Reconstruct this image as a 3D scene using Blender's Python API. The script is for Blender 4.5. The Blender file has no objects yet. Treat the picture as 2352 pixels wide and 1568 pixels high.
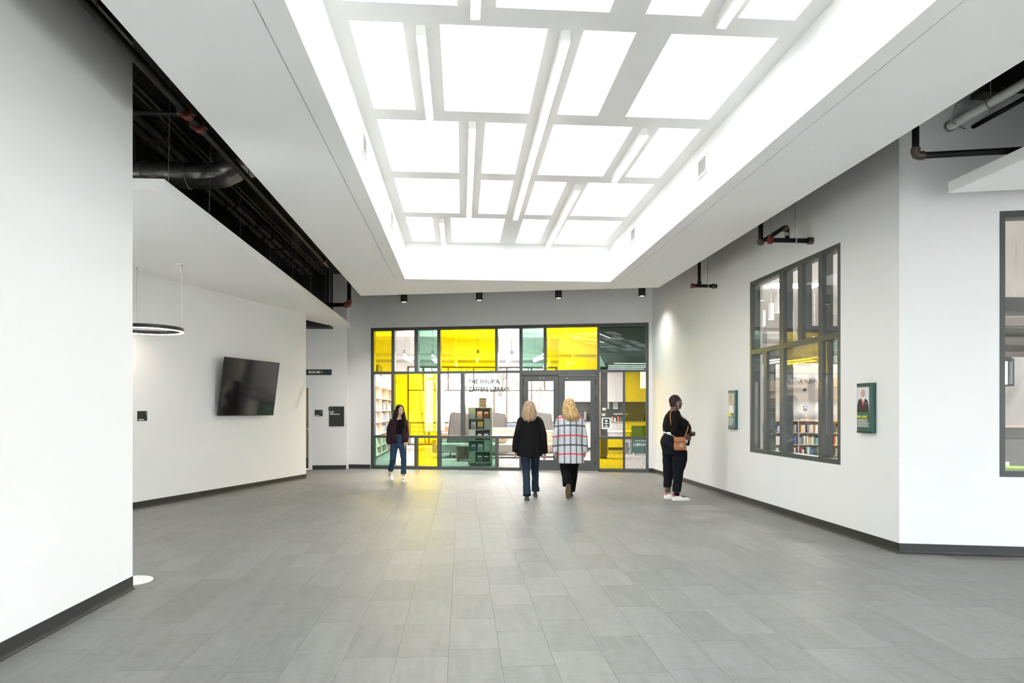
import bpy, bmesh, math, random
from mathutils import Vector, Matrix, noise
from math import sin, cos, pi, radians, atan, atan2, sqrt

random.seed(7)
S = bpy.context.scene
COL = S.collection

# ------------------------------------------------------------------ camera
FPX, HY, VX, CH = 1568.0, 942.0, 1060.0, 1.45       # focal length and horizon in photo pixels
PSI = atan((1176 - VX) / FPX)
cd = bpy.data.cameras.new('camera')
cd.lens, cd.sensor_width = 24.0, 36.0
cd.shift_y = (HY - 784) / 2352
cd.clip_start, cd.clip_end = 0.05, 300
cam = bpy.data.objects.new('camera', cd)
COL.objects.link(cam)
cam.location = (0, 0, CH)
cam.rotation_euler = (pi / 2, 0, -PSI)
S.camera = cam

# ------------------------------------------------------------------ sky, light, exposure
SKY = 2.6
w = bpy.data.worlds.new('overcast_sky')
S.world = w
w.use_nodes = True
bg = w.node_tree.nodes['Background']
bg.inputs[0].default_value = (0.96, 0.985, 1.0, 1)
bg.inputs[1].default_value = SKY
S.view_settings.view_transform = 'Standard'
S.view_settings.look = 'None'
S.view_settings.exposure = 3.06
S.view_settings.gamma = 1.0
S.view_settings.use_curve_mapping = False
S.cycles.max_bounces = 10
S.cycles.diffuse_bounces = 8
S.cycles.glossy_bounces = 3
S.cycles.transparent_max_bounces = 12
S.cycles.sample_clamp_indirect = 6.0
S.cycles.use_light_tree = False

def portal(x, y, z, sx, sy, rot=(0, 0, 0)):
    l = bpy.data.lights.new('sky_portal', 'AREA')
    l.shape = 'RECTANGLE'
    l.size, l.size_y = sx, sy
    l.cycles.is_portal = True
    o = bpy.data.objects.new('sky_portal', l)
    COL.objects.link(o)
    o.location = (x, y, z)
    o.rotation_euler = rot
    return o

# ------------------------------------------------------------------ pixel helpers (a pixel is a direction; depth comes from what is touched)
FW = Vector((sin(PSI), cos(PSI), 0)); RT = Vector((cos(PSI), -sin(PSI), 0)); UP = Vector((0, 0, 1))
CAM = Vector((0, 0, CH))
def ray(x, y): return FW + RT * ((x - 1176) / FPX) + UP * ((HY - y) / FPX)
def at_d(x, y, d): return CAM + ray(x, y) * d
def on_z(x, y, z=0.0):
    r = ray(x, y); return CAM + r * ((z - CH) / r.z)
def on_x(x, y, X):
    r = ray(x, y); return CAM + r * (X / r.x)
def on_y(x, y, Y):
    r = ray(x, y); return CAM + r * (Y / r.y)
class Fr:
    """a wall frame: u along the wall to the viewer's right, w into the wall, z up"""
    def __init__(s, x, y, a):
        s.o = Vector((x, y, 0)); s.a = a
        s.u = Vector((cos(a), sin(a), 0)); s.w = Vector((-sin(a), cos(a), 0))
    def px(s, x, y, w=0.0):
        r = ray(x, y); p = s.o + s.w * w
        t = (p - CAM).dot(s.w) / r.dot(s.w)
        q = CAM + r * t - s.o
        return q.dot(s.u), q.z
    def P(s, u, w, z): return s.o + s.u * u + s.w * w + Vector((0, 0, z))

# ------------------------------------------------------------------ mesh helpers
class MB:
    def __init__(s): s.v, s.f, s.m = [], [], []
    def add(s, vs, fs, m=0):
        b = len(s.v)
        s.v += [tuple(q) for q in vs]
        s.f += [tuple(i + b for i in q) for q in fs]
        s.m += [m] * len(fs)
        return s
    def box(s, x0, x1, y0, y1, z0, z1, m=0):
        v = [(x, y, z) for z in (z0, z1) for y in (y0, y1) for x in (x0, x1)]
        return s.add(v, [(0, 2, 3, 1), (4, 5, 7, 6), (0, 1, 5, 4), (2, 6, 7, 3), (0, 4, 6, 2), (1, 3, 7, 5)], m)
    def cbox(s, c, d, M=None, m=0):
        x, y, z = d
        v = [Vector((i * x / 2, j * y / 2, k * z / 2)) for k in (-1, 1) for j in (-1, 1) for i in (-1, 1)]
        if M is not None: v = [M @ q for q in v]
        c = Vector(c)
        return s.add([q + c for q in v], [(0, 2, 3, 1), (4, 5, 7, 6), (0, 1, 5, 4), (2, 6, 7, 3), (0, 4, 6, 2), (1, 3, 7, 5)], m)
    def prism(s, poly, z0, z1, m=0):
        n = len(poly)
        a = sum(poly[i][0] * poly[(i + 1) % n][1] - poly[(i + 1) % n][0] * poly[i][1] for i in range(n))
        if a < 0: poly = poly[::-1]
        v = [(p[0], p[1], z0) for p in poly] + [(p[0], p[1], z1) for p in poly]
        f = [tuple(range(n - 1, -1, -1)), tuple(range(n, 2 * n))]
        f += [(i, (i + 1) % n, n + (i + 1) % n, n + i) for i in range(n)]
        return s.add(v, f, m)
    def plate(s, poly, y0, y1, m=0):
        """polygon in x-z, extruded along y"""
        n = len(poly)
        a = sum(poly[i][0] * poly[(i + 1) % n][1] - poly[(i + 1) % n][0] * poly[i][1] for i in range(n))
        if a < 0: poly = poly[::-1]
        v = [(p[0], y0, p[1]) for p in poly] + [(p[0], y1, p[1]) for p in poly]
        f = [tuple(range(n)), tuple(range(2 * n - 1, n - 1, -1))]
        f += [((i + 1) % n, i, n + i, n + (i + 1) % n) for i in range(n)]
        return s.add(v, f, m)
    def loft(s, rings, cap=True, m=0, closed=False):
        n = len(rings[0]); v = [p for r in rings for p in r]; f = []
        k = len(rings)
        for i in range(k if closed else k - 1):
            a, b = i * n, ((i + 1) % k) * n
            f += [(a + j, a + (j + 1) % n, b + (j + 1) % n, b + j) for j in range(n)]
        if cap and not closed:
            f += [tuple(range(n - 1, -1, -1)), tuple(range((k - 1) * n, k * n))]
        return s.add(v, f, m)
    def tube(s, pts, r, n=10, cap=True, m=0, closed=False, flat=1.0, up=None):
        pts = [Vector(p) for p in pts]; k = len(pts)
        rs = r if isinstance(r, (list, tuple)) else [r] * k
        rings = []; ref = None
        for i, p in enumerate(pts):
            if closed: t = pts[(i + 1) % k] - pts[i - 1]
            else: t = pts[min(i + 1, k - 1)] - pts[max(i - 1, 0)]
            t.normalize()
            if ref is None:
                ref = Vector(up) if up else (Vector((0, 0, 1)) if abs(t.z) < 0.9 else Vector((1, 0, 0)))
            a = (ref - t * ref.dot(t)).normalized(); b = t.cross(a)
            ref = a
            rings.append([p + (a * cos(q) * flat + b * sin(q)) * rs[i] for q in [2 * pi * j / n for j in range(n)]])
        return s.loft(rings, cap, m, closed)
    def ell(s, c, r, n=16, k=10, M=None, m=0):
        c = Vector(c); rings = []
        for i in range(1, k):
            t = -pi / 2 + pi * i / k
            q = [Vector((cos(2 * pi * j / n) * cos(t) * r[0], sin(2 * pi * j / n) * cos(t) * r[1], sin(t) * r[2])) for j in range(n)]
            if M is not None: q = [M @ z for z in q]
            rings.append([c + z for z in q])
        return s.loft(rings, True, m)
    def lathe(s, prof, n=20, c=(0, 0, 0), m=0, cap=True):
        return s.loft([[(c[0] + r * cos(2 * pi * j / n), c[1] + r * sin(2 * pi * j / n), c[2] + z) for j in range(n)] for r, z in prof], cap, m)
    def xf(s, M):
        s.v = [tuple(M @ Vector(q)) for q in s.v]; return s
    def mesh(s, name='mesh', smooth=False, bevel=0, fixn=True):
        me = bpy.data.meshes.new(name)
        me.from_pydata(s.v, [], s.f)
        me.polygons.foreach_set('material_index', s.m)
        if fixn or bevel:
            b = bmesh.new(); b.from_mesh(me)
            if fixn: bmesh.ops.recalc_face_normals(b, faces=b.faces)
            if bevel:
                es = [e for e in b.edges if len(e.link_faces) == 2 and e.calc_face_angle(0) > 0.7]
                bmesh.ops.bevel(b, geom=es, offset=bevel, segments=2, profile=0.5, affect='EDGES', clamp_overlap=True)
            b.to_mesh(me); b.free()
        if smooth:
            me.polygons.foreach_set('use_smooth', [True] * len(me.polygons))
            if smooth == 'auto':
                me.set_sharp_from_angle(angle=radians(40))
        return me
    def obj(s, name, mat, parent=None, loc=(0, 0, 0), rz=0, smooth=False, bevel=0, fixn=True, rot=None, **tags):
        return mkobj(name, s.mesh(name, smooth, bevel, fixn), mat, parent, loc, rz, rot, **tags)

def mkobj(name, me, mat, parent=None, loc=(0, 0, 0), rz=0, rot=None, **tags):
    o = bpy.data.objects.new(name, me)
    COL.objects.link(o)
    mats = mat if isinstance(mat, (list, tuple)) else [mat]
    if not me.materials:
        for q in mats: me.materials.append(q)
    o.location = loc
    o.rotation_euler = rot if rot is not None else (0, 0, rz)
    if parent is not None: o.parent = parent
    for k, q in tags.items():
        if q is not None: o[k] = q
    return o
def thing(name, label, category, loc=(0, 0, 0), rz=0, group=None, rot=None):
    o = bpy.data.objects.new(name, None)
    COL.objects.link(o)
    o.empty_display_size = 0.1
    o.location = loc
    o.rotation_euler = rot if rot is not None else (0, 0, rz)
    o['label'] = label; o['category'] = category
    if group: o['group'] = group
    return o
def struct(name, label=None, loc=(0, 0, 0), rz=0):
    o = bpy.data.objects.new(name, None); COL.objects.link(o)
    o.location = loc; o.rotation_euler = (0, 0, rz); o['kind'] = 'structure'
    if label: o['label'] = label
    return o
def dup(root, loc=None, rz=None, label=None, group=None):
    def cp(o, par):
        c = o.copy(); COL.objects.link(c)
        if par is not None: c.parent = par
        for ch in o.children: cp(ch, c)
        return c
    c = cp(root, None)
    if loc is not None: c.location = loc
    if rz is not None: c.rotation_euler = (0, 0, rz)
    if label: c['label'] = label
    if group: c['group'] = group
    return c
TMP = bpy.data.scenes.new('workbench')
def evaluated(o):
    TMP.collection.objects.link(o)
    with bpy.context.temp_override(scene=TMP, view_layer=TMP.view_layers[0]):
        dg = bpy.context.evaluated_depsgraph_get()
        return bpy.data.meshes.new_from_object(o.evaluated_get(dg))
def fused(mb, voxel=0.01, iters=4, name='fused', adapt=0.0):
    """one continuous surface out of overlapping volumes"""
    me = mb.mesh(name)
    o = bpy.data.objects.new('tmp', me)
    r = o.modifiers.new('r', 'REMESH'); r.mode = 'VOXEL'; r.voxel_size = voxel; r.adaptivity = adapt; r.use_smooth_shade = True
    if iters:
        q = o.modifiers.new('s', 'SMOOTH'); q.factor = 0.5; q.iterations = iters
    out = evaluated(o)
    out.name = name; out.materials.clear()
    bpy.data.objects.remove(o); bpy.data.meshes.remove(me)
    out.polygons.foreach_set('use_smooth', [True] * len(out.polygons))
    return out
def text_mesh(s, w=None, h=None, bold=0.0, depth=0.002, align='LEFT', mirror=False):
    """upright lettering in x-z facing -y, lower left corner at the origin"""
    c = bpy.data.curves.new('t', 'FONT'); c.body = s; c.size = 1; c.offset = bold; c.extrude = 0.01; c.resolution_u = 3
    o = bpy.data.objects.new('t', c)
    me = evaluated(o)
    bpy.data.objects.remove(o); bpy.data.curves.remove(c)
    me.materials.clear()
    xs = [v.co.x for v in me.vertices]; ys = [v.co.y for v in me.vertices]
    x0, x1, y0, y1 = min(xs), max(xs), min(ys), max(ys)
    sy = (h / (y1 - y0)) if h else (w / (x1 - x0)); sx = (w / (x1 - x0)) if w else sy
    off = {'LEFT': 0, 'CENTER': -0.5 * (x1 - x0) * sx}[align]
    for v in me.vertices:
        x = (v.co.x - x0) * sx
        if mirror: x = (x1 - x0) * sx - x
        v.co = Vector((x + off, -depth if v.co.z > 0 else 0.0, (v.co.y - y0) * sy))
    if mirror: me.flip_normals()
    return me

# ------------------------------------------------------------------ materials
def nmat(name):
    m = bpy.data.materials.new(name); m.use_nodes = True
    nt = m.node_tree
    return m, nt, nt.nodes['Principled BSDF']
def N(nt, t, **kw):
    n = nt.nodes.new(t)
    for k, q in kw.items(): setattr(n, k, q)
    return n
def mat(name, col, rough=0.5, metal=0.0, var=0.06, scale=8.0, bump=0.0, bscale=60.0, spec=0.5, stretch=(1, 1, 1), coat=0.0):
    m, nt, b = nmat(name)
    b.inputs['Roughness'].default_value = rough
    b.inputs['Metallic'].default_value = metal
    b.inputs['Specular IOR Level'].default_value = spec
    if coat: b.inputs['Coat Weight'].default_value = coat
    tc = N(nt, 'ShaderNodeTexCoord'); mp = N(nt, 'ShaderNodeMapping'); mp.inputs['Scale'].default_value = stretch
    nt.links.new(tc.outputs['Object'], mp.inputs[0])
    if var > 0:
        nz = N(nt, 'ShaderNodeTexNoise'); nz.inputs['Scale'].default_value = scale; nz.inputs['Detail'].default_value = 4
        nt.links.new(mp.outputs[0], nz.inputs['Vector'])
        mx = N(nt, 'ShaderNodeMix', data_type='RGBA')
        mx.inputs[6].default_value = tuple(max(0, c * (1 - var)) for c in col) + (1,)
        mx.inputs[7].default_value = tuple(min(1, c * (1 + var)) for c in col) + (1,)
        nt.links.new(nz.outputs['Fac'], mx.inputs[0]); nt.links.new(mx.outputs[2], b.inputs['Base Color'])
    else:
        b.inputs['Base Color'].default_value = tuple(col) + (1,)
    if bump > 0:
        n2 = N(nt, 'ShaderNodeTexNoise'); n2.inputs['Scale'].default_value = bscale; n2.inputs['Detail'].default_value = 3
        nt.links.new(mp.outputs[0], n2.inputs['Vector'])
        bp = N(nt, 'ShaderNodeBump'); bp.inputs['Strength'].default_value = bump; bp.inputs['Distance'].default_value = 0.01
        nt.links.new(n2.outputs['Fac'], bp.inputs['Height']); nt.links.new(bp.outputs[0], b.inputs['Normal'])
    return m
def emat(name, col, strength):
    m, nt, b = nmat(name)
    b.inputs['Base Color'].default_value = (0.8, 0.8, 0.8, 1)
    b.inputs['Emission Color'].default_value = tuple(col) + (1,)
    b.inputs['Emission Strength'].default_value = strength
    return m
def glass(name, tint, f0=0.045, rough=0.0):
    """thin glazing: each face tints by sqrt of the film colour and mirrors by its facing angle"""
    m, nt, b = nmat(name)
    nt.nodes.remove(b)
    out = nt.nodes['Material Output']
    tr = N(nt, 'ShaderNodeBsdfTransparent'); tr.inputs[0].default_value = tuple(sqrt(c) for c in tint) + (1,)
    gl = N(nt, 'ShaderNodeBsdfGlossy'); gl.inputs['Roughness'].default_value = rough
    gl.inputs['Color'].default_value = (1, 1, 1, 1)
    lw = N(nt, 'ShaderNodeLayerWeight'); lw.inputs[0].default_value = 0.5
    pw = N(nt, 'ShaderNodeMath', operation='POWER'); pw.inputs[1].default_value = 5
    ma = N(nt, 'ShaderNodeMath', operation='MULTIPLY_ADD'); ma.inputs[1].default_value = 1 - f0; ma.inputs[2].default_value = f0
    mx = N(nt, 'ShaderNodeMixShader')
    nt.links.new(lw.outputs['Facing'], pw.inputs[0]); nt.links.new(pw.outputs[0], ma.inputs[0])
    nt.links.new(ma.outputs[0], mx.inputs[0]); nt.links.new(tr.outputs[0], mx.inputs[1]); nt.links.new(gl.outputs[0], mx.inputs[2])
    nt.links.new(mx.outputs[0], out.inputs[0])
    return m
def randmat(name, cols, rough=0.6):
    """colour picked per object"""
    m, nt, b = nmat(name)
    b.inputs['Roughness'].default_value = rough
    oi = N(nt, 'ShaderNodeObjectInfo'); cr = N(nt, 'ShaderNodeValToRGB')
    cr.color_ramp.interpolation = 'CONSTANT'
    e = cr.color_ramp.elements
    while len(e) < len(cols): e.new(1.0)
    for i, c in enumerate(cols):
        e[i].position = i / len(cols); e[i].color = tuple(c) + (1,)
    nt.links.new(oi.outputs['Random'], cr.inputs[0]); nt.links.new(cr.outputs[0], b.inputs['Base Color'])
    return m

M = {}
M['wall'] = mat('white_wall_paint', (0.76, 0.76, 0.76), 0.6, var=0.012, scale=1.5, bump=0.02, bscale=300)
M['ceil'] = mat('white_ceiling_paint', (0.92, 0.92, 0.915), 0.7, var=0.01, scale=1.5)
M['black'] = mat('black_deck_paint', (0.012, 0.012, 0.012), 0.6, var=0.2)
M['base'] = mat('charcoal_vinyl_base', (0.022, 0.023, 0.023), 0.55, var=0.1)
M['frame'] = mat('charcoal_anodised_frame', (0.060, 0.066, 0.066), 0.4, metal=0.0, var=0.05, scale=3)
M['gasket'] = mat('black_gasket', (0.012, 0.012, 0.012), 0.6, var=0.1)
M['clear'] = glass('clear_glass', (0.90, 0.92, 0.91))
M['yellow'] = glass('yellow_film_glass', (0.98, 0.78, 0.004))
M['green'] = glass('green_film_glass', (0.27, 0.50, 0.40))
M['skyglass'] = glass('skylight_glass', (0.46, 0.475, 0.48))
M['libglass'] = glass('tinted_library_glazing', (0.40, 0.405, 0.405))
M['winglass'] = glass('window_glass', (0.90, 0.92, 0.92))
M['alu'] = mat('brushed_aluminium', (0.62, 0.62, 0.60), 0.35, metal=0.8, var=0.05)
M['steel'] = mat('galvanised_steel', (0.32, 0.32, 0.31), 0.4, metal=0.7, var=0.1)
M['pipe'] = mat('black_iron_pipe', (0.005, 0.005, 0.005), 0.5, metal=0.0, var=0.2, spec=.25)
M['brown_iron'] = mat('brown_malleable_iron', (0.05, 0.035, 0.028), 0.5, var=0.2)
M['red'] = mat('red_pipe_fitting', (0.13, 0.014, 0.010), 0.5, var=0.15)
M['whitepl'] = mat('white_plastic', (0.78, 0.78, 0.76), 0.4, var=0.02)
M['blackpl'] = mat('black_plastic', (0.010, 0.010, 0.010), 0.35, var=0.1)
M['screen'] = mat('television_glass', (0.010, 0.011, 0.011), 0.08, var=0.2, scale=3, spec=0.8)
M['signblack'] = mat('black_sign_acrylic', (0.012, 0.012, 0.012), 0.3, var=0.05)
M['signgreen'] = mat('dark_green_sign_panel', (0.020, 0.095, 0.082), 0.35, var=0.05)
M['signdark'] = mat('deep_green_sign_panel', (0.010, 0.028, 0.026), 0.4, var=0.05)
M['ltext'] = mat('white_lettering', (0.85, 0.85, 0.83), 0.5, var=0)
M['ytext'] = mat('yellow_lettering', (0.80, 0.75, 0.03), 0.5, var=0)
M['gtext'] = mat('olive_lettering', (0.25, 0.28, 0.05), 0.5, var=0)
M['ktext'] = mat('black_lettering', (0.012, 0.012, 0.012), 0.5, var=0)
M['wood'] = mat('tan_wood_veneer', (0.36, 0.215, 0.125), 0.45, var=0.15, scale=3, stretch=(8, 8, 0.6))
M['palewood'] = mat('pale_maple_veneer', (0.66, 0.52, 0.38), 0.5, var=0.08, scale=3, stretch=(4, 4, 0.6))
M['lamp'] = emat('warm_linear_diffuser', (1.0, 0.92, 0.82), 2.4)
M['ringlamp'] = emat('ring_diffuser', (1.0, 0.88, 0.76), 5.0)
M['liblamp'] = emat('library_linear_diffuser', (1.0, 0.95, 0.90), 16.0)
M['spot'] = emat('downlight_lens', (1.0, 0.86, 0.66), 2.5)
M['foil'] = mat('dark_foil_duct_wrap', (0.34, 0.33, 0.31), 0.30, metal=0.9, var=0.25, scale=5, bump=0.5, bscale=18, stretch=(0.6, 2, 2))
M['tube_off'] = mat('unlit_lamp_tubes', (0.045, 0.045, 0.045), 0.5, var=0.1, spec=.3)
M['dsteel'] = mat('dull_dark_conduit', (0.05, 0.05, 0.05), 0.45, metal=0.3, var=0.1)
# ================================================================== plan of the place
AS = radians(-13.3)                                   # the storefront is turned against the room axis
FS = Fr(-2.255, 17.18, AS)                            # storefront wall, u = 0 at its left jamb
FR_ = Fr(4.43, 15.60, -pi / 2)                        # right wall, u runs towards the viewer
FN = Fr(4.43, 6.62, AS)                               # near right wall
T0, T1 = Vector((-4.778, 10.397, 0)), Vector((-3.288, 14.764, 0))
FT = Fr(T1.x, T1.y, atan2(T1.y - T0.y, T1.x - T0.x))  # alcove wall with the television, u = 0 at its far end
SW = 6.784                                            # storefront width
ZS, ZT, ZD = 3.75, 4.385, 4.80                        # soffit, skylight ceiling, black deck
ZC = 3.49                                             # hung ceiling clouds
YB = -5.5                                             # wall behind the camera
def fm(nt, pos_scale): pass

# ---- floor
m, nt, b = nmat('grey_plank_tile')
geo = N(nt, 'ShaderNodeNewGeometry'); oi = N(nt, 'ShaderNodeObjectInfo')
at = N(nt, 'ShaderNodeAttribute', attribute_name='tile')
ad = N(nt, 'ShaderNodeMath', operation='ADD'); fr = N(nt, 'ShaderNodeMath', operation='FRACT')
nt.links.new(oi.outputs['Random'], ad.inputs[0]); nt.links.new(at.outputs['Fac'], ad.inputs[1]); nt.links.new(ad.outputs[0], fr.inputs[0])
sc = N(nt, 'ShaderNodeVectorMath', operation='SCALE'); sc.inputs[3].default_value = 37.0
cb = N(nt, 'ShaderNodeCombineXYZ')
for i in range(3): nt.links.new(fr.outputs[0], cb.inputs[i])
nt.links.new(cb.outputs[0], sc.inputs[0])
va = N(nt, 'ShaderNodeVectorMath', operation='ADD')
nt.links.new(geo.outputs['Position'], va.inputs[0]); nt.links.new(sc.outputs[0], va.inputs[1])
mp = N(nt, 'ShaderNodeMapping'); mp.inputs['Scale'].default_value = (9, 1.6, 1)
nt.links.new(va.outputs[0], mp.inputs[0])
n1 = N(nt, 'ShaderNodeTexNoise'); n1.inputs['Scale'].default_value = 1.6; n1.inputs['Detail'].default_value = 6; n1.inputs['Roughness'].default_value = 0.62
nt.links.new(mp.outputs[0], n1.inputs['Vector'])
mp2 = N(nt, 'ShaderNodeMapping'); mp2.inputs['Scale'].default_value = (3, 22, 1)
nt.links.new(va.outputs[0], mp2.inputs[0])
n2 = N(nt, 'ShaderNodeTexNoise'); n2.inputs['Scale'].default_value = 2.5; n2.inputs['Detail'].default_value = 5
nt.links.new(mp2.outputs[0], n2.inputs['Vector'])
m1 = N(nt, 'ShaderNodeMath', operation='MULTIPLY_ADD'); m1.inputs[1].default_value = 0.13
nt.links.new(n1.outputs['Fac'], m1.inputs[0])
m2 = N(nt, 'ShaderNodeMath', operation='MULTIPLY_ADD'); m2.inputs[1].default_value = 0.05
nt.links.new(n2.outputs['Fac'], m2.inputs[0])
m3 = N(nt, 'ShaderNodeMath', operation='MULTIPLY_ADD'); m3.inputs[1].default_value = 0.028; m3.inputs[2].default_value = 0.095
nt.links.new(fr.outputs[0], m3.inputs[0]); nt.links.new(m3.outputs[0], m2.inputs[2]); nt.links.new(m2.outputs[0], m1.inputs[2])
hs = N(nt, 'ShaderNodeCombineColor')
k1 = N(nt, 'ShaderNodeMath', operation='MULTIPLY'); k1.inputs[1].default_value = 0.985
k2 = N(nt, 'ShaderNodeMath', operation='MULTIPLY'); k2.inputs[1].default_value = 0.965
nt.links.new(m1.outputs[0], hs.inputs[0])
nt.links.new(m1.outputs[0], k1.inputs[0]); nt.links.new(k1.outputs[0], hs.inputs[1])
nt.links.new(m1.outputs[0], k2.inputs[0]); nt.links.new(k2.outputs[0], hs.inputs[2])
nt.links.new(hs.outputs[0], b.inputs['Base Color'])
rr = N(nt, 'ShaderNodeMath', operation='MULTIPLY_ADD'); rr.inputs[1].default_value = 0.14; rr.inputs[2].default_value = 0.40
nt.links.new(n1.outputs['Fac'], rr.inputs[0]); nt.links.new(rr.outputs[0], b.inputs['Roughness'])
bp = N(nt, 'ShaderNodeBump'); bp.inputs['Strength'].default_value = 0.08; bp.inputs['Distance'].default_value = 0.004
nt.links.new(n2.outputs['Fac'], bp.inputs['Height']); nt.links.new(bp.outputs[0], b.inputs['Normal'])
b.inputs['Specular IOR Level'].default_value = 0.25
M['tile'] = m
M['slab'] = mat('floor_joint', (0.16, 0.155, 0.15), 0.6)

pS0 = FS.P(-0.575, 0, 0); pS1 = FS.P(6.875, 0, 0)
lobby = [(-7.5, YB), (10.5, YB), (10.5, 5.2), (4.43, 6.62), (4.43, 15.6), (pS0.x, pS0.y), (-2.83, 17.05), (-7.5, 17.05)]
floor = MB().prism([(-7.6, YB), (10.6, YB), (10.6, 5.25), (4.55, 6.68), (4.55, 15.7), (pS0.x, pS0.y + .1), (-2.83, 17.2), (-7.6, 17.2)], -0.12, -0.002).obj(
    'floor', M['slab'], kind='structure', label='grey stone-look plank floor of the lobby')
def inside(x, y, poly):
    c = False; n = len(poly)
    for i in range(n):
        x0, y0 = poly[i]; x1, y1 = poly[i - 1]
        if (y0 > y) != (y1 > y) and x < (x1 - x0) * (y - y0) / (y1 - y0) + x0: c = not c
    return c
TWd, TLn = 0.305, 0.61
tiles = []
for i in range(-26, 36):
    x = -0.076 + TWd * (i + 0.5); off = random.random() * TLn
    for j in range(-10, 30):
        y = off + TLn * j
        if inside(x, y, lobby): tiles.append((x, y))
def inview(x, y):
    v = Vector((x, y, 0)) - CAM; d = v.dot(FW)
    if d < 0.8: return None
    px, py = 1176 + FPX * v.dot(RT) / d, HY - FPX * v.z / d
    if not (-60 < px < 2412 and py < 1640): return None
    if x < -2.67 and y < 5.77 + 0.9 and px < 320: return None
    return d
vis = sorted((d, t) for t in tiles for d in [inview(*t)] if d)
near = set(t for d, t in vis[:300])
g = 0.0008
tm = MB()
hx, hy, c = TWd / 2 - g, TLn / 2 - g, 0.0012
tm.loft([[(-hx, -hy, -0.004), (hx, -hy, -0.004), (hx, hy, -0.004), (-hx, hy, -0.004)],
         [(-hx, -hy, -c), (hx, -hy, -c), (hx, hy, -c), (-hx, hy, -c)],
         [(-hx + c, -hy + c, 0), (hx - c, -hy + c, 0), (hx - c, hy - c, 0), (-hx + c, hy - c, 0)]])
tme = tm.mesh('tile'); tme.materials.append(M['tile'])
rest = MB(); rv = []
for t in tiles:
    if t in near:
        o = bpy.data.objects.new('tile', tme); COL.objects.link(o); o.parent = floor; o.location = (t[0], t[1], 0)
    else:
        n0 = len(rest.v)
        rest.add([(a + t[0], q + t[1], z) for a, q, z in tm.v], tm.f)
        rv += [random.random()] * (len(rest.v) - n0)
ro = rest.obj('tile_field', M['tile'], floor, fixn=False, kind='stuff')
a = ro.data.attributes.new('tile', 'FLOAT', 'POINT'); a.data.foreach_set('value', rv)

# ---- walls
def wall(name, boxes, fr=None, label=None, material=None):
    mb = MB()
    for q in boxes: mb.box(*q)
    loc, rz = ((fr.o.x, fr.o.y, 0), fr.a) if fr else ((0, 0, 0), 0)
    return mb.obj(name, material or M['wall'], loc=loc, rz=rz, kind='structure', label=label)
def base(name, fr, u0, u1, h=0.102):
    """cove base: flat face with a rounded toe"""
    pr = [(0.0, h), (-0.003, h), (-0.004, h - 0.004), (-0.004, 0.028), (-0.007, 0.014), (-0.013, 0.005), (-0.02, 0.002), (-0.02, 0.0), (0.0, 0.0)]
    mb = MB().loft([[(u, w, z) for w, z in pr] for u in (u0, u1)])
    return mb.obj(name, M['base'], loc=(fr.o.x, fr.o.y, 0), rz=fr.a, kind='structure', label='charcoal vinyl cove base')

FL = Fr(-2.67, 5.77, pi / 2)                          # near left wall, u = 0 at its end, negative towards the camera
wall('wall_left', [(YB - 5.77, 0, 0, 0.16, 0, 4.44)], FL, 'white painted wall ending at the alcove')
base('baseboard_left', FL, YB - 5.77, 0.0)
wall('wall_left_return', [(YB - 5.77, 0.0, 0, 0.16, 4.44, ZD)], FL, 'black painted band above the left wall', M['black'])
wall('wall_alcove', [(-5.4, 0, 0, 0.16, 0, ZC + 0.02)], FT, 'white alcove wall carrying the television')
wall('wall_alcove_upper', [(-5.4, -1.15, 0.01, 0.16, ZC + 0.02, ZD)], FT, 'black painted wall above the hung ceiling', M['black'])
base('baseboard_alcove', FT, -5.4, 0.0)
FE = Fr(T1.x, T1.y, FT.a + pi / 2)                    # end of the alcove wall
# corridor wall with its door
FC = Fr(-2.83, 17.05, 0.0)
dr0, dr1, dz = FC.px(690, 1079)[0] - 0.55, FC.px(713, 1079)[0], FC.px(712, 886)[1]
wall('wall_corridor', [(-4.8, dr0, 0, 0.2, 0, 3.46), (dr0, dr1, 0, 0.2, dz, 3.46), (dr1, 0, 0, 0.2, 0, 3.46), (-4.8, 0, 0, 0.2, 3.46, ZD)], FC, 'pale corridor wall beside the storefront')
base('baseboard_corridor', FC, dr1 + 0.05, 0.0)
wall('wall_corridor_end', [(-7.6, -7.5, YB, 3.2, 0, ZD), (-7.6, -7.5, 6.6, 17.2, 0, ZD), (-7.6, -7.5, 3.2, 6.6, 3.1, ZD), (-7.6, -7.5, 3.2, 6.6, 0, 0.5)], None, 'white end wall of the alcove', M['wall'])
we = struct('window_7', 'alcove side glazing', (-7.55, 3.2, 0))
MB().box(-.01, .01, 0, 3.4, 0.5, 3.1).obj('pane', M['winglass'], we)
for i in range(4): MB().box(-.05, .05, i * 1.11, i * 1.11 + .07, 0.5, 3.1).obj('mullion', M['frame'], we)
portal(-7.7, 4.9, 1.8, 3.4, 2.6, (pi / 2, 0, -pi / 2))
# storefront wall
zTop = 3.497
wall('wall_back', [(-0.575, 0, 0, 0.2, 0, ZD), (SW, 6.875, 0, 0.2, 0, ZD), (0, SW, 0, 0.2, zTop, ZD)], FS, 'white wall around the coloured storefront')
base('baseboard_back', FS, -0.575, 0.0); base('baseboard_back_right', FS, SW, 6.87)
MB().box(0, 0.02, 0, 0.28, 0, ZD).obj('wall_back_jog', M['wall'], loc=(-2.83, 17.05, 0), kind='structure', label='short return of the corridor wall')
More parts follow.
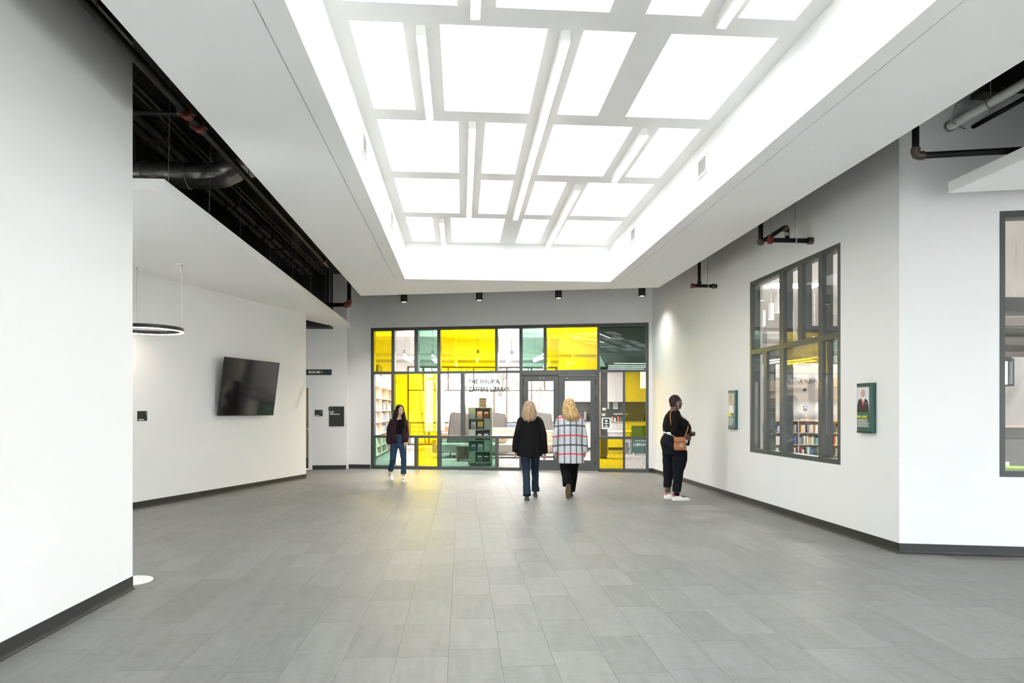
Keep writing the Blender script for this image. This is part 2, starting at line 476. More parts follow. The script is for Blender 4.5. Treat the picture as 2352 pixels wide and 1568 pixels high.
# right wall with its window
wu0 = FR_.px(1723, 1037)[0]; wu1 = FR_.px(1930.5, 1068)[0]
wz0 = (FR_.px(1723, 1037)[1] + FR_.px(1930, 1068)[1]) / 2; wz1 = (FR_.px(1723, 648)[1] + FR_.px(1930, 557)[1]) / 2
RL = 15.60 - 6.62
wall('wall_right', [(-0.2, wu0, 0, 0.2, 0, ZD), (wu1, RL, 0, 0.2, 0, ZD), (wu0, wu1, 0, 0.2, 0, wz0), (wu0, wu1, 0, 0.2, wz1, ZD)], FR_, 'white right wall with the tall charcoal window')
base('baseboard_right', FR_, 0.0, RL)
nu0 = FN.px(2296, 800)[0]; nz0 = FN.px(2310, 1095)[1]; nz1 = FN.px(2310, 484.5)[1]
wall('wall_right_near', [(0, nu0, 0, 0.2, 0, ZD), (nu0 + 2.4, 6.4, 0, 0.2, 0, ZD), (nu0, nu0 + 2.4, 0, 0.2, 0, nz0), (nu0, nu0 + 2.4, 0, 0.2, nz1, ZD)], FN, 'white near right wall with a window')
base('baseboard_right_near', FN, 0.0, 6.4)
wall('wall_far_right', [(10.5, 10.6, YB, -5.0, 0, ZD), (10.5, 10.6, 3.0, 5.3, 0, ZD), (10.5, 10.6, -5.0, 3.0, 2.5, ZD), (10.5, 10.6, -5.0, 3.0, 0, .1)], None, 'white side wall of the lobby')
we = struct('window_8', 'unseen side glazing added to light the lobby', (10.55, -5.0, 0))  # added glazing out of view, lifts the light on soffit and side floor
MB().box(-.01, .01, 0, 8.0, 0.1, 2.5).obj('pane', M['winglass'], we)
for i in range(7): MB().box(-.05, .05, i * 1.32, i * 1.32 + .07, 0.1, 2.5).obj('mullion', M['frame'], we)
portal(10.75, -1., 1.3, 8.0, 2.4, (pi / 2, 0, pi / 2))
# walls out of view; the wide glazing behind the viewer is added for light
wall('wall_front', [(-7.6, -.3, YB - 0.2, YB, 0, ZD), (.3, 1.0, YB - 0.2, YB, 0, ZD), (4.4, 10.6, YB - 0.2, YB, 0, ZD), (1.0, 4.4, YB - 0.2, YB, 2.6, ZD), (-.3, .3, YB - 0.2, YB, 3.55, ZD), (-.3, .3, YB - 0.2, YB, 0, 2.65)], None, 'white entrance wall')
we = struct('window_5', 'clerestory slot above the entrance', (-.3, YB - 0.1, 0))
MB().box(0, .6, -.01, 0.01, 2.65, 3.55).obj('pane', M['winglass'], we)
for i in range(2): MB().box(i * .56, i * .56 + 0.04, -0.05, 0.05, 2.65, 3.55).obj('mullion', M['frame'], we)
portal(0, YB - 0.3, 3.1, .6, .9, (pi / 2, 0, 0))
we = struct('door_4', 'unseen glazing added to light the far wall', (1.0, YB - 0.1, 0))  # added opening behind the viewer, brightens the far wall and soffit
MB().box(0, 3.4, -.01, 0.01, 0.0, 2.6).obj('pane', M['winglass'], we)
for i in range(5): MB().box(i * .83, i * .83 + 0.08, -0.05, 0.05, 0, 2.6).obj('stile', M['frame'], we)
portal(2.7, YB - 0.3, 1.3, 3.4, 2.6, (pi / 2, 0, 0))

# ---- soffit round the skylight well
def yfar(x): return 13.898 + (x + 2.006) * math.tan(AS)
X0, X1, WX0, WX1, WY = -2.02, 3.685, -0.99, 2.657, 12.07
gL, gR, gw = -1.168, 2.815, 0.0045
soff = struct('ceiling', 'white dropped ceiling round the skylight well')
def sp(poly): return MB().prism(poly, ZS, ZS + 0.02).obj('ceiling_board', M['ceil'], soff)
GY = 12.16
sp([(X0, YB), (gL - gw, YB), (gL - gw, GY), (gL - gw, yfar(gL - gw)), (X0, yfar(X0))])
sp([(gL + gw, YB), (WX0, YB), (WX0, GY), (gL + gw, GY)])
sp([(gL - gw, GY), (WX0, GY), (WX0, yfar(WX0)), (gL - gw, yfar(gL - gw))])
sp([(WX0, WY), (WX1, WY), (WX1, yfar(WX1)), (WX0, yfar(WX0))])
sp([(WX1, YB), (gR - gw, YB), (gR - gw, GY), (WX1, GY)])
sp([(gR + gw, YB), (X1, YB), (X1, yfar(X1)), (gR + gw, yfar(gR + gw))])
sp([(WX1, GY), (gR + gw, GY), (gR + gw, yfar(gR + gw)), (WX1, yfar(WX1))])
M['slot'] = mat('linear_slot', (0.40, 0.40, 0.40), 0.6)
MB().prism([(X0 + .01, YB), (WX0 - .01, YB), (WX0 - .01, GY + .3), (X0 + .01, yfar(X0) - .02)], ZS + 0.02, ZS + 0.06).obj('backing_board', M['slot'], soff)
MB().prism([(WX1 + .01, YB), (X1 - .01, YB), (X1 - .01, yfar(X1) - .02), (WX1 + .01, GY + .3)], ZS + 0.02, ZS + 0.06).obj('backing_board', M['slot'], soff)
fas = MB()
fas.box(X0, X0 + 0.05, YB, yfar(X0), ZS + 0.06, ZD).box(X1 - 0.05, X1, YB, yfar(X1), ZS + 0.06, ZD)
fas.prism([(X0, yfar(X0) - 0.05), (X1, yfar(X1) - 0.05), (X1, yfar(X1)), (X0, yfar(X0))], ZS + 0.02, ZD)
fas.obj('fascia', M['black'], soff)
well = struct('wall_skylight_well', 'white walls of the skylight well')
MB().box(WX0 - 0.1, WX0, YB, WY, ZS + 0.02, ZD).obj('well_wall', M['ceil'], well)
MB().box(WX1, WX1 + 0.1, YB, WY, ZS + 0.02, ZD).obj('well_wall', M['ceil'], well)
MB().box(WX0 - 0.1, WX1 + 0.1, WY, WY + 0.1, ZS + 0.02, ZD).obj('well_wall', M['ceil'], well)

# ---- skylight ceiling: beams between the openings form the light shafts
A_ = [(-.85, -.445), (-.165, .665), (.945, 1.355), (1.635, 2.495)]
B_ = [(-.85, -.03), (.245, .665), (.945, 1.77), (2.055, 2.495)]
C_ = [(-.85, -.03), (.25, .665), (.945, 1.355), (1.635, 2.495)]
D_ = [(-.855, -.03), (.25, 1.09), (1.36, 1.78), (2.065, 2.505)]
rows = [(10.45, 11.935, A_), (8.71, 10.205, C_), (6.965, 8.465, B_), (5.22, 6.725, A_), (3.475, 4.97, D_), (1.73, 3.23, C_), (-0.01, 1.485, B_), (-1.755, -0.26, A_)]
SH = 0.75
grid = MB(); ytop = WY
for y0, y1, xs in rows:
    grid.box(WX0, WX1, y1, ytop, ZT, ZT + SH)
    px = WX0
    for a, q in xs:
        grid.box(px, a, y0, y1, ZT, ZT + SH); px = q
    grid.box(px, WX1, y0, y1, ZT, ZT + SH)
    ytop = y0
grid.box(WX0, WX1, YB, ytop, ZT, ZT + SH)
grid.obj('ceiling_skylight_grid', M['ceil'], kind='structure', label='white ceiling grid of beams between skylight openings')
sk = 0
for r, (y0, y1, xs) in enumerate(rows):
    for q, (a, c) in enumerate(xs):
        t = struct('window_%d' % (10 + sk), 'roof skylight above a ceiling opening', ((a + c) / 2, (y0 + y1) / 2, ZT + SH)); sk += 1
        wd, ln = (c - a) / 2 + 0.04, (y1 - y0) / 2 + 0.04
        fmr = MB().box(-wd, -wd + .07, -ln, ln, 0, .1).box(wd - .07, wd, -ln, ln, 0, .1).box(-wd + .07, wd - .07, -ln, -ln + .07, 0, .1).box(-wd + .07, wd - .07, ln - .07, ln, 0, .1)
        if wd > 0.35: fmr.box(-0.03, 0.03, -ln, ln, 0.02, .1)
        fmr.obj('skylight_frame', M['whitepl'], t)
        MB().box(-wd, wd, -ln, ln, 0.06, 0.07).obj('pane', M['skyglass'], t)
portal((WX0 + WX1) / 2, (12.0 - 1.8) / 2, ZT + SH + 0.16, WX1 - WX0, 13.9)
# linear luminaires under the grid
for k, (x, y0, y1, lab) in enumerate([(-.31, 5.24, 6.74, 'short white linear ceiling light between narrow and wide skylight of the second row from viewer'),
        (.10, 3.5, 4.985, 'white linear ceiling light cut by the picture top near the left skylights'),
        (.805, 5.23, 10.19, 'longest white linear ceiling light running under three skylight rows'),
        (.11, 6.95, 10.11, 'long white linear ceiling light spanning two skylight rows left of the longest one'),
        (1.905, 6.97, 8.41, 'short white linear ceiling light beside the right wall skylight, one row long'),
        (1.505, 8.78, 11.9, 'long white linear ceiling light ending at the far well wall on the right'),
        (-.304, 10.47, 11.97, 'shortest looking white linear ceiling light at the far end of the well'),
        (1.93, 3.5, 4.967, 'white linear ceiling light cut by the picture top near the right skylights')]):
    t = thing('linear_ceiling_light', lab, 'ceiling light', (x, y0, ZT - 0.087), group='linear lights under the skylight grid')
    L = y1 - y0
    MB().box(-.036, .036, 0, L, 0.004, 0.089).obj('housing', M['whitepl'], t, bevel=0.002)
    MB().box(-.033, .033, 0.004, L - 0.004, -0.002, 0.008).obj('diffuser', M['lamp'], t)
# registers on the well walls
def register(fr, u, z, wd, h, lab):
    t = thing('air_register', lab, 'air vent', tuple(fr.P(u, 0, z)), fr.a, group='air registers on the skylight well')
    fm_ = MB().box(-wd / 2, wd / 2, -0.012, 0.004, -h / 2, -h / 2 + .03).box(-wd / 2, wd / 2, -0.012, 0.004, h / 2 - .03, h / 2)
    fm_.box(-wd / 2, -wd / 2 + .03, -0.012, 0.004, -h / 2 + .03, h / 2 - .03).box(wd / 2 - .03, wd / 2, -0.012, 0.004, -h / 2 + .03, h / 2 - .03)
    fm_.obj('register_frame', M['whitepl'], t)
    n = 7
    for i in range(n):
        z0 = -h / 2 + .035 + (h - .07) * i / n
        MB().loft([[(uu, -0.008, z0), (uu, 0.002, z0 + .010), (uu, 0.002, z0 + .014), (uu, -0.008, z0 + .004)] for uu in (-wd / 2 + .03, wd / 2 - .03)]).obj('slat', M['whitepl'], t)
    MB().box(-wd / 2 + .03, wd / 2 - .03, -0.0015, 0.003, -h / 2 + .03, h / 2 - .03).obj('dark_backing', M['slot'], t)
FWR = Fr(WX1, 12.07, -pi / 2); FWL = Fr(WX0, 12.07, pi / 2)
for (x, y, lab) in ((1614, 382, 'white air register on the right well wall, nearer of two'), (1455, 539, 'white air register on the right well wall by the far corner')):
    u, z = FWR.px(x, y); register(FWR, u, z, 0.30, 0.22, lab)
for (x, y, lab) in ((836, 333, 'white air register on the left well wall, nearer of two'), (899, 503, 'white air register on the left well wall by the far corner')):
    u, z = FWL.px(x, y); register(FWL, u, z, 0.30, 0.22, lab)

# ---- black deck over the lobby
deck = MB()
deck.box(-7.6, WX0 - 0.05, YB, 17.6, ZD, ZD + 0.2).box(WX1 + 0.05, 10.6, YB, 17.6, ZD, ZD + 0.2).box(WX0 - 0.05, WX1 + 0.05, WY + .05, 17.6, ZD, ZD + 0.2)
deck.obj('ceiling_deck', M['black'], kind='structure', label='black painted roof deck above the hung ceilings')

# ---- hung clouds
c1, c2 = on_z(705, 735, ZC), on_z(760, 748, ZC)
cl = MB().prism([(-2.75, 6.55), (-2.75, 17.2), (-3.1, 17.05), (c2.x, 17.05), (c2.x, c2.y), (c1.x, c1.y), (-5.2, 14.2), (-7.5, 10.5), (-7.5, 6.55)], ZC, ZC + 0.105)
cl.obj('ceiling_cloud_left', M['ceil'], kind='structure', label='white hung ceiling panel over the alcove')
MB().box(-4.6, c2.x, 16.6, 17.05, ZC - 0.045, ZD).obj('ceiling_corridor_plenum', M['black'], kind='structure', label='black plenum above the corridor')
cc = on_z(2178, 443, ZC)
cl = MB().prism([(cc.x, cc.y), (cc.x, YB + 2), (10.4, YB + 2), (10.4, cc.y + (10.4 - cc.x) * math.tan(AS))], ZC, ZC + 0.102)
cl.obj('ceiling_cloud_right', M['ceil'], kind='structure', label='white hung ceiling panel by the near right wall')
# ================================================================== storefront and windows
st = struct('window_1', 'charcoal framed storefront with yellow, green and clear panes', (FS.o.x, FS.o.y, 0), FS.a)
def su(x, y=900): return FS.px(x, y)[0]
def sz(x, y): return FS.px(x, y)[1]
W0, W1 = 0.02, 0.165                                  # frame depth inside the wall
zt1a, zt1b = (sz(880, 858) + sz(1430, 854.5)) / 2, (sz(880, 853) + sz(1430, 848)) / 2
zt2a, zt2b = (sz(880, 1004.5) + sz(1430, 1009)) / 2, (sz(880, 999) + sz(1430, 1003)) / 2
zhb = zTop - 0.075
zsb = 0.075
def bar(root, u0, u1, z0, z1, name='mullion', m='frame', w0=W0, w1=W1):
    return MB().box(u0, u1, w0, w1, z0, z1).obj(name, M[m], root, bevel=0.002)
def pane(root, u0, u1, z0, z1, m, w=0.045, t=0.008):
    mb = MB().box(u0 - .004, u1 + .004, w, w + t, z0 - .004, z1 + .004)
    p = mb.obj('pane', M[m], root)
    return p
bar(st, 0, SW, zhb, zTop, 'head'); 
d0, d1 = su(1197), su(1374)
bar(st, 0, d0, 0, zsb, 'sill'); bar(st, d1, SW, 0, zsb, 'sill')
bar(st, 0, su(858), zsb, zhb, 'jamb'); bar(st, su(1483.5), SW, zsb, zhb, 'jamb')
bar(st, su(858), su(1483.5), zt1a, zt1b, 'transom')
bar(st, su(858), d0, zt2a, zt2b, 'transom'); bar(st, d1, su(1483.5), zt2a, zt2b, 'transom')
top = [(858, 898.5, 'yellow'), (905.5, 951, 'clear'), (959.5, 1003.5, 'green'), (1011, 1136.5, 'yellow'), (1142.5, 1192.5, 'clear'), (1198.5, 1248.5, 'green'), (1254.5, 1371.5, 'yellow'), (1377, 1483.5, 'green')]
mid = [(858, 898, 'clear'), (904.5, 1003.5, 'yellow'), (1011, 1057.5, 'clear'), (1065.5, 1192.5, 'clear')]
midr = [(1377, 1430.5, 'clear'), (1436, 1483.5, 'yellow')]
bot = [(858, 898, 'green'), (904.5, 951, 'clear'), (957, 1003.5, 'yellow'), (1011, 1137, 'green'), (1143.5, 1192.5, 'clear')]
botr = [(1377, 1430.5, 'yellow'), (1436, 1483.5, 'clear')]
def row(ps, z0, z1):
    for i, (a, b_, c_) in enumerate(ps):
        pane(st, su(a), su(b_), z0, z1, c_)
        if i + 1 < len(ps): bar(st, su(b_), su(ps[i + 1][0]), z0, z1)
row(top, zt1b, zhb); row(mid, zt2b, zt1a); row(midr, zt2b, zt1a); row(bot, zsb, zt2a); row(botr, zsb, zt2a)
bar(st, su(1192.5), su(1200.2), 0, zt1a); bar(st, su(1368.8), su(1377), 0, zt1a)
MB().box(su(1281.5), su(1285), 0.055, 0.1, 0.012, sz(1283, 862)).obj('astragal', M['frame'], st)
# lettering on the glass
for s, x0, x1, y0, y1 in (('THE PHILIP A.', 1076, 1149, 870.5, 881.5), ('ZAFFERE LIBRARY', 1076, 1171.5, 888, 899.5)):
    u0, z0 = FS.px(x0, y1, 0.043); u1, z1 = FS.px(x1, y0, 0.043)
    mkobj('lettering', text_mesh(s, u1 - u0, z1 - z0, bold=0.03), M['ktext'], st, (u0, 0.0445, z0))
# double doors
def door(n, x0, x1, g0, g1, gy0, gy1, hinge):
    dr = struct('door_%d' % n, 'charcoal glazed storefront door leaf', (FS.o.x, FS.o.y, 0), FS.a)
    u0, u1 = su(x0), su(x1); a, b_ = su(g0), su(g1)
    z1 = sz((x0 + x1) / 2, 861.5); ga, gb = sz((g0 + g1) / 2, gy1), sz((g0 + g1) / 2, gy0)
    w0, w1 = 0.04, 0.09
    MB().box(u0, a, w0, w1, 0.012, z1).obj('stile', M['frame'], dr, bevel=0.002)
    MB().box(b_, u1, w0, w1, 0.012, z1).obj('stile', M['frame'], dr, bevel=0.002)
    MB().box(a, b_, w0, w1, gb, z1).obj('top_rail', M['frame'], dr, bevel=0.002)
    MB().box(a, b_, w0, w1, 0.012, ga).obj('bottom_rail', M['frame'], dr, bevel=0.002)
    MB().box(a - .004, b_ + .004, 0.06, 0.068, ga - .004, gb + .004).obj('pane', M['clear'], dr)
    pu = u1 - 0.07 if n == 1 else u0 + 0.07
    h = MB().tube([(pu, w0, 1.25), (pu, w0 - .06, 1.25), (pu, w0 - .06, 0.85), (pu, w0, 0.85)], 0.011, 8)
    h.obj('pull_handle', M['blackpl'], dr, smooth=True)
    hu = u0 if hinge < 0 else u1
    for z in (0.2, 0.72, 1.25, 1.72, 2.12):
        MB().tube([(hu, w0 - .008, z - .07), (hu, w0 - .008, z + .07)], 0.012, 8).obj('hinge', M['blackpl'], dr)
    for k in ((0.35, 0.42) if n == 1 else (0.15,)):
        MB().cbox((u0 + (u1 - u0) * k * 1.4, w0 - .002, z1 - 0.06), (0.02, 0.006, 0.02)).obj('screw_cap', M['alu'], dr)
door(1, 1200.5, 1282.5, 1212.5, 1270.5, 875, 1056, -1)
door(2, 1284, 1368.5, 1297, 1356, 874.5, 1057, 1)
bar(st, d0, d1, sz(1285, 861), zt1a + 0.003, 'door_head')
MB().box(d0, d1, 0.0, 0.19, 0, 0.012).obj('trim_1', M['alu'], loc=(FS.o.x, FS.o.y, 0), rz=FS.a, kind='structure', label='aluminium door threshold')
# white shadow-line sill inside the lower panes
for a, b_ in ((858, 1192.5), (1436, 1483.5)):
    MB().box(su(a), su(b_), W1 - .03, W1 + 0.02, zsb, zsb + 0.012).obj('sill_stop', M['alu'], st)
# notice taped on the glass, three little stickers
n0 = FS.px(1382, 985, 0.04); n1_ = FS.px(1403, 959, 0.04)
nt_ = thing('notice', 'white framed green notice taped on the clear pane beside the door', 'notice', tuple(FS.P(n0[0], 0.042, n0[1])), FS.a)
nw, nh = n1_[0] - n0[0], n1_[1] - n0[1]
MB().box(0, nw, -0.001, 0.002, 0, nh).obj('paper', M['ltext'], nt_)
MB().box(nw * .15, nw * .86, -0.0025, -0.001, nh * .12, nh * .92).obj('green_panel', M['signdark'], nt_)
lg = MB().ell((nw * .5, -0.003, nh * .72), (nw * .15, 0.001, nh * .1), 12, 6).box(nw * .45, nw * .55, -0.004, -0.002, nh * .58, nh * .7)
lg.obj('emblem', M['ltext'], nt_)
for i, (wd, z) in enumerate(((.5, .45), (.22, .33), (.4, .24), (.55, .17))):
    MB().box(nw * (.5 - wd / 2), nw * (.5 + wd / 2), -0.0035, -0.0025, nh * z, nh * (z + (.07 if i == 0 else .035))).obj('text_line', M['ltext'], nt_)
for k, (x, y, wd, lab) in enumerate(((1387.5, 939, 8, 'plain small white sticker above the others on the pane beside the door'), (1386, 952, 7, 'small white printed sticker under the plain one on the pane beside the door'))):
    p0 = FS.px(x, y, 0.04)
    t = thing('sticker', lab, 'sticker', tuple(FS.P(p0[0], 0.042, p0[1])), FS.a)
    MB().box(-.04, .04, 0, 0.0015, -.028, .028).obj('paper', M['ltext'], t)
    for q in range(3 if k else 1): MB().box(-.03, .025 - q * .01, -0.0008, 0, .012 - q * .016, .017 - q * .016).obj('text_line', M['ktext'], t)

# right window
rw = struct('window_2', 'tall charcoal window in the right wall', (FR_.o.x, FR_.o.y, 0), FR_.a)
ww0, ww1 = 0.0, 0.135
fw = 0.06
def ru(x, w=0.0): return FR_.px(x, 800, w)[0]
tz0 = (FR_.px(1723, 811)[1] + FR_.px(1930, 781)[1]) / 2; tz1 = (FR_.px(1723, 800)[1] + FR_.px(1930, 767)[1]) / 2
def rbar(u0, u1, z0, z1, n='mullion'): return bar(rw, u0, u1, z0, z1, n, 'frame', ww0 - 0.004, ww1)
rbar(wu0, wu1, wz1 - fw, wz1, 'head'); rbar(wu0, wu1, wz0, wz0 + fw, 'sill')
rbar(wu0, wu0 + fw, wz0 + fw, wz1 - fw, 'jamb'); rbar(wu1 - fw, wu1, wz0 + fw, wz1 - fw, 'jamb')
rbar(wu0 + fw, wu1 - fw, tz0, tz1, 'transom')
def rrow(cx, z0, z1):
    u = wu0 + fw
    for a, b_ in cx:
        m0, m1 = ru(a), ru(b_)
        pane(rw, u, m0, z0, z1, 'clear', 0.02); rbar(m0, m1, z0, z1); u = m1
    pane(rw, u, wu1 - fw, z0, z1, 'clear', 0.02)
rrow([(1790.5, 1800), (1833, 1842.5), (1880, 1889.5)], tz1, wz1 - fw)
rrow([(1754, 1761), (1791, 1800.5), (1880, 1889.5)], wz0 + fw, tz0)
# near right window
nw_ = struct('window_3', 'charcoal window in the near right wall', (FN.o.x, FN.o.y, 0), FN.a)
def nbar(u0, u1, z0, z1, n): return bar(nw_, u0, u1, z0, z1, n, 'frame', -0.004, 0.17)
nbar(nu0, nu0 + 2.4, nz1 - .06, nz1, 'head'); nbar(nu0, nu0 + 2.4, nz0, nz0 + .06, 'sill')
nbar(nu0, nu0 + .05, nz0 + .06, nz1 - .06, 'jamb'); nbar(nu0 + 2.35, nu0 + 2.4, nz0 + .06, nz1 - .06, 'jamb')
nbar(nu0 + 1.2, nu0 + 1.26, nz0 + .06, nz1 - .06, 'mullion')
pane(nw_, nu0 + .05, nu0 + 1.2, nz0 + .06, nz1 - .06, 'clear', 0.02); pane(nw_, nu0 + 1.26, nu0 + 2.35, nz0 + .06, nz1 - .06, 'clear', 0.02)
# restroom corridor door
cdr = struct('door_3', 'tan wood door with a dark kick plate', (FC.o.x, FC.o.y, 0), FC.a)
MB().box(dr0 + .05, dr1 - .045, 0.06, 0.105, 0.01, dz - .045).obj('door_slab', M['wood'], cdr, bevel=0.002)
MB().box(dr0 + .08, dr1 - .07, 0.056, 0.06, 0.02, 0.28).obj('kick_plate', M['brown_iron'], cdr)
fmr = MB().box(dr0, dr0 + .05, -0.012, 0.2, 0, dz).box(dr1 - .045, dr1 + .012, -0.012, 0.2, 0, dz + .012).box(dr0 + .05, dr1 - .045, -0.012, 0.2, dz - .045, dz + .012)
fmr.obj('door_frame', M['whitepl'], cdr)
ku, kz = FC.px(707.5, 985, 0.02)
kn = MB().lathe([(0.032, 0.0), (0.032, 0.006), (0.012, 0.01), (0.012, 0.03), (0.026, 0.04), (0.03, 0.052), (0.024, 0.064), (0.004, 0.068)], 14).xf(Matrix.Rotation(pi / 2, 4, 'X'))
kn.obj('door_knob', M['alu'], cdr, loc=(ku, 0.058, kz), smooth='auto')

# ================================================================== things on the lobby walls
# television on a tilting bracket
u0, zb = FT.px(500.5, 955, -0.10); u1, _ = FT.px(626.5, 955, -0.10)
ut0, zt = FT.px(508, 818, -0.24)
tv = thing('television', 'large dark flat television tilted down on the white alcove wall', 'television', tuple(FT.P((u0 + u1) / 2, 0, zb)), FT.a)
tw, th = u1 - u0, (zt - zb) / cos(radians(8))
TM = Matrix.Translation((0, -0.115, 0)) @ Matrix.Rotation(radians(8), 4, 'X')
MB().box(-tw / 2, tw / 2, 0, 0.035, 0, th).xf(TM).obj('cabinet', M['blackpl'], tv, bevel=0.004)
MB().box(-tw / 2 + .008, tw / 2 - .008, -0.002, 0.001, 0.016, th - .008).xf(TM).obj('screen', M['screen'], tv)
MB().box(-tw / 2, tw / 2, -0.004, 0.002, 0, 0.014).xf(TM).obj('lower_bezel', M['blackpl'], tv)
br = MB().box(-.2, .2, -0.02, 0.0, th * .3, th * .75).box(-.16, -.12, -.16, 0, th * .3, th * .42).box(.12, .16, -.16, 0, th * .3, th * .42)
br.obj('wall_bracket', M['blackpl'], tv)
# signs; lines too small to read in the photograph are plain word-long strokes
def words(root, x, z, h, lens, m, y=-0.0125, gap=.35):
    mb = MB()
    for l in lens:
        mb.box(x, x + l, y - .0008, y, z, z + h); x += l + h * gap
    mb.obj('text_line', M[m], root)
def plaque(fr, x0, x1, y0, y1, name, label, m='signblack', t=0.012, w=0.0):
    a, z0 = fr.px((x0), y1, w); b_, z1 = fr.px(x1, y0, w)
    th_ = thing(name, label, 'sign', tuple(fr.P(a, w, z0)), fr.a)
    MB().box(0, b_ - a, -t, 0.0, 0, z1 - z0).obj('panel', M[m], th_, bevel=0.002)
    return th_, b_ - a, z1 - z0
p, pw, ph = plaque(FT, 315, 336, 943.5, 966.5, 'room_sign', 'small black room sign on the alcove wall by the left wall end')
MB().box(pw * .73, pw, -0.018, -0.012, ph * .04, ph * .97).obj('green_strip', M['signdark'], p, bevel=0.002)
for k in (0.62, .78): MB().box(pw * .8, pw * .93, -0.0195, -0.018, ph * k, ph * (k + .09)).obj('yellow_mark', M['gtext'], p)
words(p, pw * .08, ph * .08, ph * .10, (pw * .30, pw * .24), 'ltext')
p, pw, ph = plaque(FC, 723, 741.5, 941, 955.5, 'door_sign', 'tiny black door sign beside the tan corridor door')
MB().box(pw * .72, pw, -0.018, -0.012, ph * .05, ph * .95).obj('green_strip', M['signdark'], p)
MB().box(pw * .8, pw * .92, -0.0195, -0.018, ph * .55, ph * .85).obj('yellow_mark', M['gtext'], p)
words(p, pw * .08, ph * .08, ph * .10, (pw * .28, pw * .18), 'ltext')
p, pw, ph = plaque(FC, 756, 790.5, 933, 978.5, 'directory_sign', 'tall black directory sign left of the storefront')
MB().box(-.012, pw * .12, -0.02, -0.002, ph * .8, ph * .96).obj('corner_clip', M['signdark'], p)
MB().ell((pw * .08, -0.0205, ph * .88), (pw * .03, .001, ph * .022), 10, 6).obj('small_mark', M['gtext'], p)
for i, s in enumerate(((.27,), (.16, .07), (.19, .22, .21))):
    words(p, pw * .06, ph * (.72 - i * .066), ph * .032, [pw * q for q in s], 'ltext')
# restrooms blade sign sticking out from the alcove wall end
rs_d = (FT.o - CAM).dot(FW) + 0.08
q0, q1 = at_d(702.5, 861, rs_d), at_d(761.5, 848, rs_d)
bs = thing('restroom_sign', 'dark green blade sign reading restrooms, fixed to the alcove wall end', 'sign', tuple(q0), -PSI)
bw, bh = (Vector((q1.x, q1.y)) - Vector((q0.x, q0.y))).length, q1.z - q0.z
MB().box(-.03, bw, 0, 0.025, 0, bh).obj('panel', M['signdark'], bs, bevel=0.002)
mkobj('lettering', text_mesh('RESTROOMS', bw * .44, bh * .45, bold=.012), M['ltext'], bs, (bw * .11, -0.0005, bh * .28))
for k in (0.59, .645):
    MB().tube([(bw * (k + .02 * cos(a)), -0.001, bh * (.5 + .22 * sin(a))) for a in [2 * pi * i / 16 for i in range(16)]], 0.004, 6, closed=True).obj('figure_mark', M['gtext'], bs)
# outlets
def outlet(fr, x, y, lab):
    u, z = fr.px(x, y)
    t = thing('wall_outlet', lab, 'outlet', tuple(fr.P(u, 0, z)), fr.a)
    MB().box(-.035, .035, -.006, 0, -.06, .06).obj('cover_plate', M['whitepl'], t, bevel=0.002)
    for k in (-.025, .025): MB().box(-.014, .014, -.008, -.006, k - .014, k + .014).obj('socket', M['ltext'], t)
outlet(FT, 546.5, 1068, 'white wall outlet low on the alcove wall under the television')
outlet(FR_, 1635.5, 1071, 'white wall outlet low on the right wall beside the standing woman')

